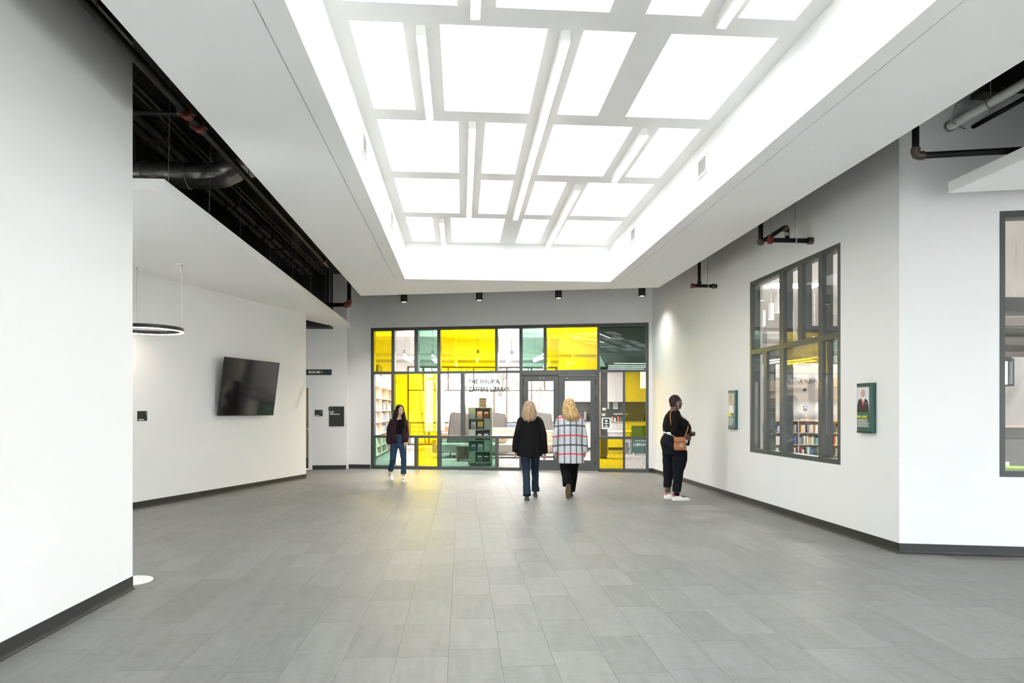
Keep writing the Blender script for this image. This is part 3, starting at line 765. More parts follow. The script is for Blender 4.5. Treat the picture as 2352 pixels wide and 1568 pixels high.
# portrait plaques on the right wall
M['skinp'] = mat('printed_skin', (0.62, 0.36, 0.26), 0.5, var=0.1, scale=30)
M['suit'] = mat('printed_dark_suit', (0.018, 0.014, 0.016), 0.5)
M['pbg'] = mat('printed_grey_backdrop', (0.62, 0.63, 0.70), 0.5, var=0.1, scale=3)
M['pbg2'] = mat('printed_garden_backdrop', (0.55, 0.50, 0.40), 0.5, var=0.45, scale=14)
M['pred'] = mat('printed_crimson', (0.55, 0.03, 0.12), 0.5)
M['hairp'] = mat('printed_grey_hair', (0.25, 0.20, 0.17), 0.5)
def plaque2(x0, x1, yb, yt, kind, label):
    u0, z0 = FR_.px(x0, yb); u1 = FR_.px(x1, yb)[0]
    z1 = FR_.px(x0, yt)[1]
    t = thing('portrait_plaque', label, 'wall plaque', tuple(FR_.P(u0, 0, z0)), FR_.a, group='portrait plaques on the right wall')
    W, H = u1 - u0, z1 - z0
    # folded panel: face stands off the wall, right side folds back
    MB().box(0, W, -0.045, 0, 0, H).obj('panel', M['signgreen'], t, bevel=0.003)
    MB().box(-.001, W * .93, -0.0465, -.001, H * .955, H * 1.001).obj('top_band', M['signdark'], t)
    MB().box(-.001, W * .93, -0.0465, -.001, -.001 * H, H * .035).obj('bottom_band', M['signdark'], t)
    a, b_, c_, d_ = W * .03, W * .79, H * .42, H * .92
    pw_, ph_ = b_ - a, d_ - c_
    def X(q): return a + pw_ * q
    def Z(q): return c_ + ph_ * q
    w = -0.0462
    ph_o = MB().box(a, b_, w, w + .002, c_, d_).obj('photograph', M['pbg' if kind else 'pbg2'], t)
    def flat(poly, m, k, n): MB().plate([(X(i), Z(j)) for i, j in poly], w - .0004 * k, w - .0004 * (k - 1)).obj(n, M[m], ph_o)
    def oval(cx, cz, rx, rz, m, k, n): flat([(cx + rx * cos(q), cz + rz * sin(q)) for q in [2 * pi * i / 20 for i in range(20)]], m, k, n)
    if kind:
        flat([(.0, .0), (1, 0), (.97, .25), (.88, .47), (.62, .56), (.38, .56), (.12, .50), (.02, .3)], 'suit', 1, 'jacket')
        flat([(.36, .56), (.66, .57), (.54, .3), (.47, .3)], 'ltext', 2, 'shirt')
        flat([(.47, .52), (.54, .52), (.58, .3), (.5, .24), (.44, .3)], 'pred', 3, 'necktie')
        flat([(.68, .36), (.76, .4), (.78, .33), (.7, .3)], 'pred', 3, 'pocket_square')
        oval(.49, .75, .18, .15, 'hairp', 2, 'hair'); oval(.49, .75, .145, .185, 'skinp', 3, 'face')
        flat([(.41, .66), (.58, .66), (.54, .695), (.45, .695)], 'hairp', 4, 'moustache')
        for q in (.42, .56): flat([(q - .04, .76), (q + .04, .76), (q + .04, .772), (q - .04, .772)], 'hairp', 4, 'eyebrow')
    else:
        flat([(.05, 0), (.98, 0), (.95, .25), (.8, .36), (.6, .42), (.4, .42), (.15, .32)], 'ltext', 1, 'shirt')
        oval(.5, .66, .26, .27, 'hairp', 2, 'hair'); oval(.5, .62, .17, .2, 'skinp', 3, 'face')
        flat([(.42, .52), (.58, .52), (.54, .49), (.46, .49)], 'ltext', 4, 'smile')
    if kind:
        mkobj('lettering', text_mesh('PHILIP A. ZAFFERE', W * .62, H * .05, bold=.015), M['ytext'], t, (W * .04, w, H * .30))
        ls = [.66, .6, .66, .74, .68, .74]; zz, hh = .265, .018
    else:
        for i, q in enumerate((.42, .5)): MB().box(W * .04, W * (.04 + q), w - .0015, w, H * (.375 - i * .048), H * (.413 - i * .048)).obj('name_line', M['ytext'], t)
        ls = [.62, .7, .66, .72, .6, .7, .66, .7, .64, .7, .5]; zz, hh = .29, .012
    for i, q in enumerate(ls):
        x_ = W * .05; zc = H * (zz - i * hh * 1.55)
        mb = MB()
        while x_ < W * (.05 + q):
            l_ = min(random.uniform(.05, .13) * W, W * (.05 + q) - x_ + .004)
            mb.box(x_, x_ + l_, w - .0012, w, zc, zc + H * hh * .62); x_ += l_ + W * .015
        mb.obj('text_line', M['ltext'], t)
plaque2(1678.5, 1695, 985, 897, 0, 'narrow green plaque with a portrait in a white shirt, between window and standing woman')
plaque2(1977, 2013, 993, 881, 1, 'large green plaque with a portrait in a dark suit, right of the tall window')

# ring pendant over the alcove
rc = at_d(337, 763, 9.42)
rc.z = 2.545
rp = thing('ring_pendant', 'thin black ring pendant lamp glowing under the alcove ceiling', 'pendant lamp', (rc.x, rc.y, rc.z))
R_ = 0.445
def ringrect(r0, r1, z0, z1, n=64):
    return MB().loft([[(r * cos(q), r * sin(q), z) for r, z in ((r0, z0), (r1, z0), (r1, z1), (r0, z1))] for q in [2 * pi * i / n for i in range(n)]], closed=True)
ringrect(R_ - .02, R_ + .02, 0, 0.05).obj('ring', M['blackpl'], rp, smooth='auto')
ringrect(R_ - .016, R_ + .016, -0.006, 0.002).obj('diffuser', M['ringlamp'], rp, smooth='auto')
k1_ = on_z(426, 597, ZC) - rc; k2_ = on_z(375, 613, ZC) - rc
an1, an2 = atan2(k1_.y, k1_.x), atan2(k2_.y, k2_.x)
for i, an in enumerate((radians(10), radians(130), radians(250))):
    x, y = R_ * cos(an), R_ * sin(an)
    MB().tube([(x, y, .05), (x, y, ZC - rc.z - .012)], 0.0018, 6).obj('suspension_cable', M['steel'], rp)
    MB().lathe([(0.008, ZC - rc.z - .03), (0.008, ZC - rc.z)], 10, (x, y, 0)).obj('cable_grip', M['steel'], rp)
x, y = R_ * cos(radians(10)), R_ * sin(radians(10))
MB().lathe([(0.055, ZC - rc.z - .012), (0.06, ZC - rc.z)], 24, (x - .02, y, 0)).obj('canopy', M['whitepl'], rp)
MB().tube([(x - .03, y, ZC - rc.z - .01), (x, y, ZC - rc.z - .16), (x, y, .3), (x + .003, y, .12), (x, y, .05)], 0.003, 6).obj('power_cord', M['whitepl'], rp)
# round base plate behind the left wall end
q = on_z(302, 1336.5)
bp_ = thing('stand_base', 'thin round pale metal base plate peeking from behind the left wall', 'stand', (q.x - .02, q.y + .03, 0))
MB().lathe([(0.17, 0.0), (0.172, 0.006), (0.168, 0.010), (0.03, 0.012)], 32).obj('base_plate', M['whitepl'], bp_, smooth='auto')
MB().lathe([(0.018, 0.010), (0.018, 0.9), (0.03, 0.91), (0.03, 0.96), (0.01, 0.97)], 14, (-.11, 0.02, 0)).obj('post', M['alu'], bp_, smooth='auto')

# ================================================================== overhead services
def pipe_run(name, label, pts, r, m='pipe', cat='pipe', fittings=(), group=None):
    b0 = Vector(pts[0])
    t = thing(name, label, cat, tuple(b0), group=group)
    L = [Vector(p) - b0 for p in pts]
    for i in range(len(L) - 1):
        MB().tube([L[i], L[i + 1]], r, 12).obj('pipe_length', M[m], t, smooth='auto')
    for i in range(1, len(L) - 1):
        a = (L[i - 1] - L[i]).normalized(); c = (L[i + 1] - L[i]).normalized()
        MB().tube([L[i] + a * r * 2.4, L[i] + a * r * 1.1, L[i] + (a + c) * r * .25, L[i] + c * r * 1.1, L[i] + c * r * 2.4], r * 1.35, 12).obj('elbow', M[fittings[i - 1] if i - 1 < len(fittings) else 'brown_iron'], t, smooth='auto')
    return t, b0
def rod(t, b0, p, z1, r=0.004):
    p = Vector(p) - b0
    MB().tube([p, (p.x, p.y, z1 - b0.z)], r, 6).obj('hanger_rod', M['steel'], t)
def collar(t, b0, p, d, r, l, m='brown_iron', name='cap'):
    p = Vector(p) - b0; d = Vector(d).normalized()
    MB().tube([p - d * l / 2, p + d * l / 2], r, 12).obj(name, M[m], t, smooth='auto')
# far right drop, under the soffit edge
def proj_wall(x, y): return on_x(x, y, 4.43)
e = proj_wall(1646, 657); zp = e.z
v = Vector((4.12, e.y, zp))
t, b0 = pipe_run('sprinkler_pipe', 'black sprinkler pipe tee with a short drop, right wall near the storefront', [(4.43, e.y, zp), (4.0, e.y, zp)], 0.028)
MB().tube([v - b0, (v.x - b0.x, v.y - b0.y, ZD - zp)], 0.026, 12).obj('drop_pipe', M['pipe'], t, smooth='auto')
collar(t, b0, v + Vector((0, 0, .04)), (0, 0, 1), .036, .07, 'pipe', 'tee')
collar(t, b0, (4.0, e.y, zp), (1, 0, 0), .042, .05, 'red', 'end_cap'); collar(t, b0, (4.37, e.y, zp), (1, 0, 0), .042, .05, 'brown_iron', 'wall_flange')
rod(t, b0, (4.27, e.y, zp), ZD); collar(t, b0, (4.27, e.y, zp), (1, 0, 0), .036, .02, 'steel', 'clevis')
# middle right assembly above the tall window
e = proj_wall(1866, 553); zp = e.z
t, b0 = pipe_run('sprinkler_valve_pipe', 'black sprinkler pipe with elbows and a red valve above the tall window', [(4.43, e.y, zp), (3.86, e.y, zp)], 0.03)
L = [Vector((3.80, e.y + .10, ZD)), Vector((3.80, e.y + .10, zp)), Vector((3.99, e.y + .0, zp + .19))]
MB().tube([L[0] - b0, L[1] - b0], 0.03, 12).obj('drop_pipe', M['pipe'], t, smooth='auto')
MB().ell(L[1] - b0, (.046, .046, .046)).obj('elbow', M['brown_iron'], t, smooth=True)
MB().tube([L[1] - b0, Vector((3.86, e.y + .07, zp + .03)) - b0, Vector((4.06, e.y, zp + .16)) - b0, Vector((4.10, e.y, zp + .14)) - b0, Vector((4.10, e.y, zp)) - b0], 0.027, 12).obj('branch_pipe', M['pipe'], t, smooth='auto')
MB().ell(Vector((4.08, e.y, zp + .15)) - b0, (.042, .042, .042)).obj('elbow', M['brown_iron'], t, smooth=True)
collar(t, b0, (4.10, e.y, zp + .075), (0, 0, 1), .034, .04, 'steel', 'union')
collar(t, b0, (3.88, e.y, zp), (1, 0, 0), .05, .045, 'red', 'red_valve'); collar(t, b0, (4.40, e.y, zp), (1, 0, 0), .046, .06, 'brown_iron', 'wall_flange')
for x in (3.885, 4.205): rod(t, b0, (x, e.y, zp), ZD)
collar(t, b0, (4.205, e.y, zp), (1, 0, 0), .036, .02, 'steel', 'clevis')
# near right run
q = at_d(2103, 358, 5.88)
t, b0 = pipe_run('sprinkler_branch_pipe', 'black iron branch pipe dropping beside the soffit near the right cloud panel', [(q.x, q.y, ZD), (q.x, q.y, q.z), tuple(q + FN.u * 2.4)], 0.028)
e2 = at_d(2347, 345, 5.3); rod(t, b0, q + FN.u * 1.35, ZD)
# white pipe and black pipe through the near right wall
def on_fn(x, y):
    u, z = FN.px(x, y); return FN.P(u, 0, z)
a = on_fn(2178, 292); t, b0 = pipe_run('white_pipe', 'white insulated pipe running into the near right wall', [tuple(a + Vector((0, .05, 0))), (a.x, YB + 1, a.z)], 0.042, 'whitepl')
collar(t, b0, a + Vector((0, -.02, 0)), (0, 1, 0), .055, .02, 'steel', 'escutcheon')
for dy in (.55, 1.6):
    p = Vector((a.x, a.y - dy, a.z)); rod(t, b0, p, ZD)
    MB().tube([p - b0 + Vector((.05 * cos(k), 0, .055 * sin(k))) for k in [2 * pi * i / 18 for i in range(18)]], .006, 6, closed=True).obj('clevis_ring', M['steel'], t)
a = on_fn(2236, 291); t, b0 = pipe_run('conduit_pipe', 'thin black pipe running into the near right wall beside the white pipe', [tuple(a + Vector((0, .05, 0))), (a.x, YB + 1, a.z)], 0.022)
_u, _z = FN.px(2264, 209, -.25); a = FN.P(_u, -.25, _z)
t = thing('junction_box', 'black junction box under the deck above the near right wall', 'junction box', tuple(a))
MB().box(-.09, .09, -.09, .09, -.05, .05).obj('box_body', M['blackpl'], t, bevel=.004)
MB().box(-.01, .01, -.01, .01, .05, ZD - a.z).obj('bracket', M['steel'], t)
k = on_fn(2215, 300)
MB().tube([(-.06, -.05, .0), (-.18, -.1, -.05), (-.3, 0, -.14), (-.28, .1, -.26), tuple(on_fn(2216, 296) - a)], .007, 6).obj('flexible_whip', M['steel'], t, smooth=True)
MB().box(a.x - 1.0, a.x + 3, a.y + .02, a.y + .14, ZD - .22, ZD).obj('ceiling_beam_right', M['black'], kind='structure', label='black steel beam above the near right wall')

# left services above the gap between soffit and cloud
def axis(px, py, Z):           # a run along the room axis through that pixel, at height Z above the eye
    return (px - VX) * cos(PSI) * Z / (HY - py), CH + Z
x, z = axis(430, 260, 2.5)
t, b0 = pipe_run('sprinkler_main', 'black sprinkler main with red couplings beside the left soffit edge', [(x, YB, z), (x, 12.0, z)], 0.036)
for py in (258, 289, 598):
    yy = 2.5 * FPX / (HY - py) / cos(PSI) + x * 0.0
    yy = (2.5 * FPX / (HY - py) - x * sin(PSI)) / cos(PSI)
    collar(t, b0, (x, yy, z), (0, 1, 0), .056, .08, 'red', 'red_coupling')
    for s_ in (-1, 1): MB().box(x - b0.x + s_ * .06 - .014, x - b0.x + s_ * .06 + .014, yy - b0.y - .03, yy - b0.y + .03, -.02, .02).obj('coupling_bolt', M['dsteel'], t)
for yy in (4.5, 7.6, 10.8): rod(t, b0, (x, yy, z), ZD, .006)
yq = (2.5 * FPX / (HY - 262) - x * sin(PSI)) / cos(PSI)
MB().tube([Vector((x, yq, z)) - b0, Vector((-7.4, yq, z)) - b0], .022, 10).obj('branch_line', M['pipe'], t, smooth='auto')
for k, (px, py) in enumerate(((417, 300), (375.5, 276))):
    x, z = axis(px, py, 3.05)
    t, b0 = pipe_run('conduit', 'thin dark steel conduit running along the black deck, %s' % ('closer to the soffit edge' if k == 0 else 'further from the soffit edge'), [(x, YB, z), (x, 15.6, z)], 0.014, 'dsteel', 'conduit', group='conduits under the deck')
    for yy in (5.2, 9.1, 13): MB().box(x - b0.x - .03, x - b0.x + .03, yy - b0.y - .015, yy - b0.y + .015, -.02, ZD - z).obj('strap', M['steel'], t)
x, z = axis(347, 312, 3.12)
yb = [(3.12 * FPX / (HY - py) - x * sin(PSI)) / cos(PSI) for py in (150, 327, 470, 515, 545, 568, 590, 612, 628)]
names = ('behind the left wall end', 'before the foil duct', 'just past the foil duct', 'third past the foil duct', 'fourth past the foil duct', 'fifth past the foil duct', 'next to last towards the storefront', 'last towards the storefront')
for i in range(8):
    t = thing('strip_fixture', 'unlit grey twin tube strip fixture under the deck, ' + names[i], 'light fixture', (x, yb[i], z), group='unlit strip fixtures under the deck')
    L_ = yb[i + 1] - yb[i]
    for dx in (-.075, .075):
        MB().tube([(dx, .05, 0), (dx, L_ - .05, 0)], .045, 10).obj('tube', M['tube_off'], t, smooth='auto')
    MB().box(-.13, .13, .012, L_ - .012, .04, .09).obj('tray', M['blackpl'], t)
    MB().box(-.16, .16, L_ - .06, L_ - .012, -.03, ZD - z).obj('end_bracket', M['brown_iron'], t)
# foil duct
D0 = 8.1
pts = [at_d(150, 399, D0), at_d(310, 401, D0), at_d(400, 402, D0), at_d(485, 404, D0), at_d(515, 401, D0 - .02), at_d(545, 386, D0 - .05), at_d(575, 376, D0 - .05), at_d(610, 378, D0), at_d(720, 384, D0 + .1)]
b0 = pts[0]
t = thing('foil_duct', 'dark foil wrapped round duct crossing above the alcove ceiling panel', 'duct', tuple(b0))
fine = []
for i in range(len(pts) - 1):
    n = max(2, int((pts[i + 1] - pts[i]).length / .04))
    fine += [pts[i].lerp(pts[i + 1], j / n) for j in range(n)]
fine.append(pts[-1])
rr_ = [.148 * (1 + .03 * noise.noise(p * 9)) for p in fine]
dm = MB().tube([p - b0 for p in fine], rr_, 26)
dm.v = [tuple(Vector(p) + Vector((noise.noise(Vector(p) * 14), noise.noise(Vector(p) * 14 + Vector((5, 3, 1))), noise.noise(Vector(p) * 14 + Vector((9, 7, 2))))) * .012) for p in dm.v]
dm.obj('duct_wrap', M['foil'], t, smooth=True)
for q in (fine[len(fine) // 3], fine[len(fine) // 2]):
    pb = q - b0
    MB().tube([pb + Vector((0, .155 * cos(k), .155 * sin(k))) for k in [2 * pi * i / 20 for i in range(20)]], .008, 6, closed=True).obj('band', M['steel'], t)
for q in (pts[1], pts[3]): MB().tube([q - b0 + Vector((0, 0, .13)), (q.x - b0.x, q.y - b0.y, ZD - b0.z)], .004, 6).obj('hanger_rod', M['steel'], t)
# hanger wires of the cloud

for yy in (7.0, 8.1, 9.2, 10.6, 12, 13.4, 14.8):
    wl = thing('hanger_wire', 'thin hanger wire holding the alcove ceiling panel', 'hanger wire', (-2.9, yy, ZC + .1), group='hanger wires of the alcove ceiling panel')
    MB().tube([(0, 0, 0), (0.02, 0, ZD - ZC - .1)], .003, 5).obj('wire', M['steel'], wl)
# far left drop with red elbow
q = at_d(802, 700, 15.4); q2 = at_d(752, 706, 15.4)
t, b0 = pipe_run('sprinkler_riser', 'thick black pipe drop with a red elbow above the corridor', [(q.x, q.y, ZD), (q.x, q.y, q.z), (q2.x, q2.y, q.z)], 0.046, fittings=('red',))
q = at_d(757, 690, 15.6)
t, b0 = pipe_run('hanger_conduit', 'thin vertical steel conduit hanging by the corridor wall', [(q.x, q.y, ZD), (q.x, q.y, ZC + .1)], 0.012, 'steel', 'conduit')
q, q2 = at_d(712, 585, 15.0), at_d(772, 560, 15.0)
t, b0 = pipe_run('cross_conduit', 'thin steel conduit crossing over to the soffit edge', [tuple(at_d(690, 582, 15)), tuple(q), tuple(at_d(735, 574, 15)), tuple(at_d(780, 555, 15))], 0.014, 'steel', 'conduit', fittings=('dsteel', 'dsteel'))

# black cylinder downlights before the storefront wall
for i, (x, yb_, lab) in enumerate(((928, 694, 'at the corridor end'), (1101, 690, 'second from the corridor end'), (1283, 685, 'above the double door'), (1474.5, 680.5, 'by the right wall'))):
    u, zz = FS.px(x, yb_, -1.15)
    p = FS.P(u, -1.15, zz)
    t = thing('cylinder_downlight', 'black cylinder downlight hanging before the storefront wall, ' + lab, 'downlight', tuple(p), group='cylinder downlights above the storefront')
    MB().lathe([(0.066, 0.02), (0.073, 0.0), (0.075, 0.006), (0.075, 0.26), (0.07, 0.265)], 24).obj('cylinder', M['blackpl'], t, smooth='auto')
    MB().lathe([(0.008, 0.26), (0.008, ZD - p.z)], 8).obj('stem', M['blackpl'], t)
    MB().lathe([(0.06, 0.012), (0.06, 0.018)], 20).obj('lens', M['spot'], t)
    l = bpy.data.lights.new('downlight_beam', 'SPOT'); l.energy = 14 if i == 3 else 55; l.spot_size = radians(130); l.spot_blend = 1; l.color = (1, .95, .88); l.shadow_soft_size = .05
    lo = bpy.data.objects.new('downlight_beam', l); COL.objects.link(lo); lo.parent = t; lo.location = (0, 0, -.01)
for x, y, lab in ((915.5, 678, 'by the corridor end'), (1397, 664, 'towards the right wall')):
    u, zz = FS.px(x, y, -1.3); p = FS.P(u, -1.3, zz)
    t = thing('fire_sprinkler', 'small brass sprinkler head behind the soffit edge, ' + lab, 'sprinkler', tuple(p), group='sprinkler heads above the storefront')
    MB().lathe([(.04, 0), (.042, .004), (.012, .008), (.01, .03), (.018, .034), (.018, .05)], 12).obj('deflector', M['brown_iron'], t)
    MB().lathe([(.012, .05), (.012, ZD - p.z)], 8).obj('drop_pipe', M['pipe'], t)
# ================================================================== library behind the glass
ZL = 4.1
m, nt, b = nmat('mottled_grey_carpet')
tc = N(nt, 'ShaderNodeTexCoord'); n1 = N(nt, 'ShaderNodeTexNoise'); n1.inputs['Scale'].default_value = 14; n1.inputs['Detail'].default_value = 6
nt.links.new(tc.outputs['Object'], n1.inputs['Vector'])
cr = N(nt, 'ShaderNodeValToRGB'); cr.color_ramp.elements[0].position = .38; cr.color_ramp.elements[0].color = (.10, .095, .095, 1); cr.color_ramp.elements[1].position = .62; cr.color_ramp.elements[1].color = (.40, .37, .355, 1)
nt.links.new(n1.outputs['Fac'], cr.inputs[0]); nt.links.new(cr.outputs[0], b.inputs['Base Color']); b.inputs['Roughness'].default_value = .95
M['carpet'] = m
M['fgrey'] = mat('warm_grey_upholstery', (0.30, 0.285, 0.265), 0.9, var=.06, bump=.1, bscale=200)
M['fblue'] = mat('slate_blue_upholstery', (0.16, 0.20, 0.26), 0.9, var=.06)
M['fdark'] = mat('charcoal_felt', (0.115, 0.105, 0.098), 0.9, var=.08)
M['fbrown'] = mat('brown_upholstery', (0.16, 0.11, 0.085), 0.9, var=.08)
M['forange'] = mat('orange_shell_plastic', (0.80, 0.10, 0.015), 0.4, var=.05)
m, nt, b = nmat('tan_speckled_fabric')
tc = N(nt, 'ShaderNodeTexCoord'); n1 = N(nt, 'ShaderNodeTexVoronoi'); n1.inputs['Scale'].default_value = 28
nt.links.new(tc.outputs['Object'], n1.inputs['Vector'])
cr = N(nt, 'ShaderNodeValToRGB'); cr.color_ramp.elements[0].position = .25; cr.color_ramp.elements[0].color = (.22, .13, .08, 1); cr.color_ramp.elements[1].position = .4; cr.color_ramp.elements[1].color = (.55, .43, .32, 1)
nt.links.new(n1.outputs['Distance'], cr.inputs[0]); nt.links.new(cr.outputs[0], b.inputs['Base Color']); b.inputs['Roughness'].default_value = .9
M['ftan'] = m
M['sage'] = mat('sage_green_laminate', (0.40, 0.46, 0.38), 0.45, var=.03)
M['dgreen'] = mat('moss_green_interior', (0.055, 0.085, 0.035), 0.5, var=.08)
M['laminate'] = mat('pale_grey_laminate', (0.62, 0.60, 0.585), 0.4, var=.03)
M['counter'] = mat('grey_counter', (0.36, 0.35, 0.345), 0.4, var=.04)
M['darkpanel'] = mat('dark_backsplash', (0.045, 0.045, 0.043), 0.35, var=.1)
M['baffle'] = mat('taupe_felt_baffle', (0.16, 0.145, 0.135), 0.9, var=.06)
M['baffle2'] = mat('dark_felt_baffle', (0.045, 0.043, 0.042), 0.9, var=.06)
M['shelf'] = mat('grey_steel_shelf', (0.50, 0.47, 0.43), 0.5, var=.04)
M['greenfab'] = mat('lime_green_upholstery', (0.22, 0.34, 0.05), 0.9, var=.06)
M['bark'] = mat('pale_grey_bark', (0.24, 0.205, 0.175), 0.9, var=.2)
M['ground'] = mat('dry_winter_grass', (0.10, 0.085, 0.055), 0.95, var=.25, scale=.8)
M['bookcov'] = randmat('book_covers', [(.70, .69, .66), (.03, .06, .16), (.55, .10, .07), (.10, .10, .10), (.74, .66, .50), (.05, .20, .38), (.75, .73, .70), (.30, .20, .13), (.60, .35, .08), (.10, .18, .12), (.45, .47, .50), (.02, .02, .03), (.68, .62, .55), (.20, .28, .42)])
M['magcov'] = randmat('magazine_covers', [(.80, .79, .78), (.72, .72, .74), (.80, .77, .70), (.45, .40, .36), (.78, .78, .80)])
M['pages'] = mat('book_pages', (.72, .68, .58), .8, var=.03)

pa = FS.P(-0.6, .19, 0); pb_ = FS.P(6.87, .19, 0)
lib = [(-3.2, pa.y + .2), (pa.x, pa.y), (4.55, pb_.y), (4.55, 6.72), (10.6, 5.3), (17, 5.3), (17, 26), (-3.2, 26)]
MB().prism(lib, -.1, .003).obj('floor_library', M['carpet'], kind='structure', label='mottled grey library carpet')
lc = [(-3.2, pa.y + .2), (FS.P(-.6, .2, 0).x, FS.P(-.6, .2, 0).y), (4.63, FS.P(6.9, .2, 0).y), (4.63, 6.8), (10.7, 5.4), (17, 5.4), (17, 26), (-3.2, 26)]
MB().prism(lc, ZL, ZL + .15).obj('ceiling_library', M['ceil'], kind='structure', label='white library ceiling')
wall('wall_library_left', [(-3.4, -3.2, 17.3, 26.2, 0, ZL)], None, 'white library side wall behind the bookcase')
def by(px): return on_y(px, 900, 26).x
def bz(py): return CH + (HY - py) * 26 / FPX * (1 / cos(PSI))
BX0, BX1, BZ0, BZ1 = by(936), by(1279), .14, bz(842)
wall('wall_library_back', [(-3.4, BX0, 26, 26.2, 0, ZL), (BX1, 17.2, 26, 26.2, 0, ZL), (BX0, BX1, 26, 26.2, 0, BZ0), (BX0, BX1, 26, 26.2, BZ1, ZL)], None, 'white library back wall with the large window')
wall('wall_library_right', [(17, 17.2, 5.2, 19.85, 0, ZL), (17, 17.2, 21.4, 26.2, 0, ZL), (17, 17.2, 19.85, 21.4, 0, 2.2), (17, 17.2, 19.85, 21.4, 3.05, ZL)], None, 'white library side wall')
wall('wall_library_front', [(10.5, 17.2, 5.2, 5.4, 0, ZL)], None, 'white library front wall')
# dark bulkhead strips under the back ceiling
for i, (y, z0, z1) in enumerate(((23.2, ZL - .16, ZL), (25.0, 3.42, 3.52), (25.4, 3.22, 3.32))):
    MB().box(-3.2, 5.0, y, y + .12, z0, z1).obj('ceiling_beam_%s' % 'abc'[i], M['counter'] if i else M['laminate'], kind='structure', label='library ceiling beam')
bw_ = struct('window_4', 'large library window with thin dark mullions', (0, 26, 0))
def bb(x0, x1, z0, z1, n='mullion', m='fbrown'): MB().box(x0, x1, -.03, .08, z0, z1).obj(n, M[m], bw_)
TZ = bz(896.5)
bb(BX0, BX1, BZ1 - .06, BZ1, 'head'); bb(BX0, BX1, BZ0, BZ0 + .06, 'sill'); bb(BX0, BX0 + .06, BZ0, BZ1, 'jamb'); bb(BX1 - .06, BX1, BZ0, BZ1, 'jamb')
bb(BX0, BX1, TZ - .025, TZ + .025, 'transom')
for p_ in (972, 1029.5, 1088, 1164, 1221, 1251): bb(by(p_) - .027, by(p_) + .027, TZ + .025, BZ1 - .06)
for p_ in (985, 1059, 1135, 1164, 1221): bb(by(p_) - .027, by(p_) + .027, BZ0 + .06, TZ - .025)
MB().box(BX0, BX1, .03, .04, BZ0, BZ1).obj('pane', M['libglass'], bw_)
portal((BX0 + BX1) / 2, 26.3, (BZ0 + BZ1) / 2, BX1 - BX0, BZ1 - BZ0, (-pi / 2, 0, 0))
rwn = struct('window_6', 'library side window', (17, 19.85, 0))
MB().box(.05, .06, 0, 1.55, 2.2, 3.05).obj('pane', M['libglass'], rwn)
for y in (0, .2, .75, 1.49): MB().box(0, .12, y, y + .06, 2.2, 3.05).obj('mullion', M['frame'], rwn)
MB().box(0, .12, 0, 1.55, 2.2, 2.26).obj('sill', M['frame'], rwn)
portal(17.3, 20.6, 2.62, .85, 1.55, (0, pi / 2, 0))

# outdoors: ground, railing, bare trees
MB().box(-60, 60, 27.5, 120, -.6, -.5).box(18, 60, 5.1, 27.5, -.6, -.5).obj('ground', M['ground'], kind='structure', label='pale dry grass outside the library')
M['paving'] = mat('pale_bounce_paving', (0.62, 0.61, 0.59), .9, var=.1, scale=2)  # unseen ground, added pale to send daylight up to the soffit
MB().box(-40, -7.6, -40, 27.5, -.25, -.1).box(-7.6, 10.6, -40, YB - .2, -.25, -.1).box(10.6, 40, -40, 5.1, -.25, -.1).obj('bounce_paving', M['paving'], kind='structure', label='unseen pale paving added to bounce daylight up to the soffit')
MB().box(-8, 8, 26.2, 27.5, -.2, -.05).obj('terrace', M['counter'], kind='structure', label='narrow terrace outside the library window')
rl = thing('terrace_railing', 'dark metal terrace railing outside the library window', 'railing', (-4, 27.2, -.05))
MB().box(0, 10, -.03, .03, .98, 1.04).obj('top_rail', M['fbrown'], rl)
for i in range(6): MB().box(i * 1.95, i * 1.95 + .05, -.025, .025, 0, .98).obj('post', M['fbrown'], rl)
for z in (.25, .45, .65, .84): MB().tube([(0, 0, z), (10, 0, z)], .008, 6).obj('cable', M['fbrown'], rl)
def tree(x, y, h, seed, label):
    rnd = random.Random(seed)
    t = thing('bare_tree', label, 'tree', (x, y, -.52), group='bare trees outside the library window')
    tr, brs = MB(), MB()
    def grow(p, d, l, r, k, mb):
        n = 4; pts = [p]; rs = [r]
        for i in range(n):
            d = (d + Vector((rnd.uniform(-.16, .16), rnd.uniform(-.16, .16), rnd.uniform(-.02, .12)))).normalized()
            p = p + d * l / n; pts.append(p); rs.append(r * (1 - .45 * (i + 1) / n))
        mb.tube(pts, rs, 6 if k == 0 else 4)
        if k < 4:
            for i in range(rnd.randint(2, 4) if k else 5):
                q = pts[rnd.randint(2, n)]
                a = rnd.uniform(0, 2 * pi); e = rnd.uniform(.35, .8)
                nd = (d * cos(e) + Vector((cos(a), sin(a), .3)) * sin(e)).normalized()
                grow(q, nd, l * rnd.uniform(.5, .75), r * .5, k + 1, brs)
    grow(Vector((0, 0, 0)), Vector((rnd.uniform(-.1, .1), 0, 1)), h * .5, h * .007, 0, tr)
    tr.obj('trunk', M['bark'], t, smooth=True); brs.obj('branches', M['bark'], t, fixn=False)
for i, (x, y, h, lab) in enumerate(((-1.6, 31, 7, 'slender bare tree outside at the left of the library window'), (-.6, 36, 9, 'tall bare tree outside behind the left lounge chair'), (.5, 32, 7, 'bare tree outside above the book kiosk'),
        (1.3, 30.5, 6, 'small bare tree outside between kiosk and double door'), (1.75, 34, 9, 'leaning bare tree outside right of the kiosk'), (2.6, 31, 8, 'bare tree outside seen past the black cardigan'), (3.4, 33, 8, 'bare tree outside seen through the left door leaf'), (.1, 39, 10, 'far tall bare tree outside the library window'), (2.2, 41, 11, 'furthest bare tree outside the library window'))):
    tree(x, y, h, 30 + i, lab)

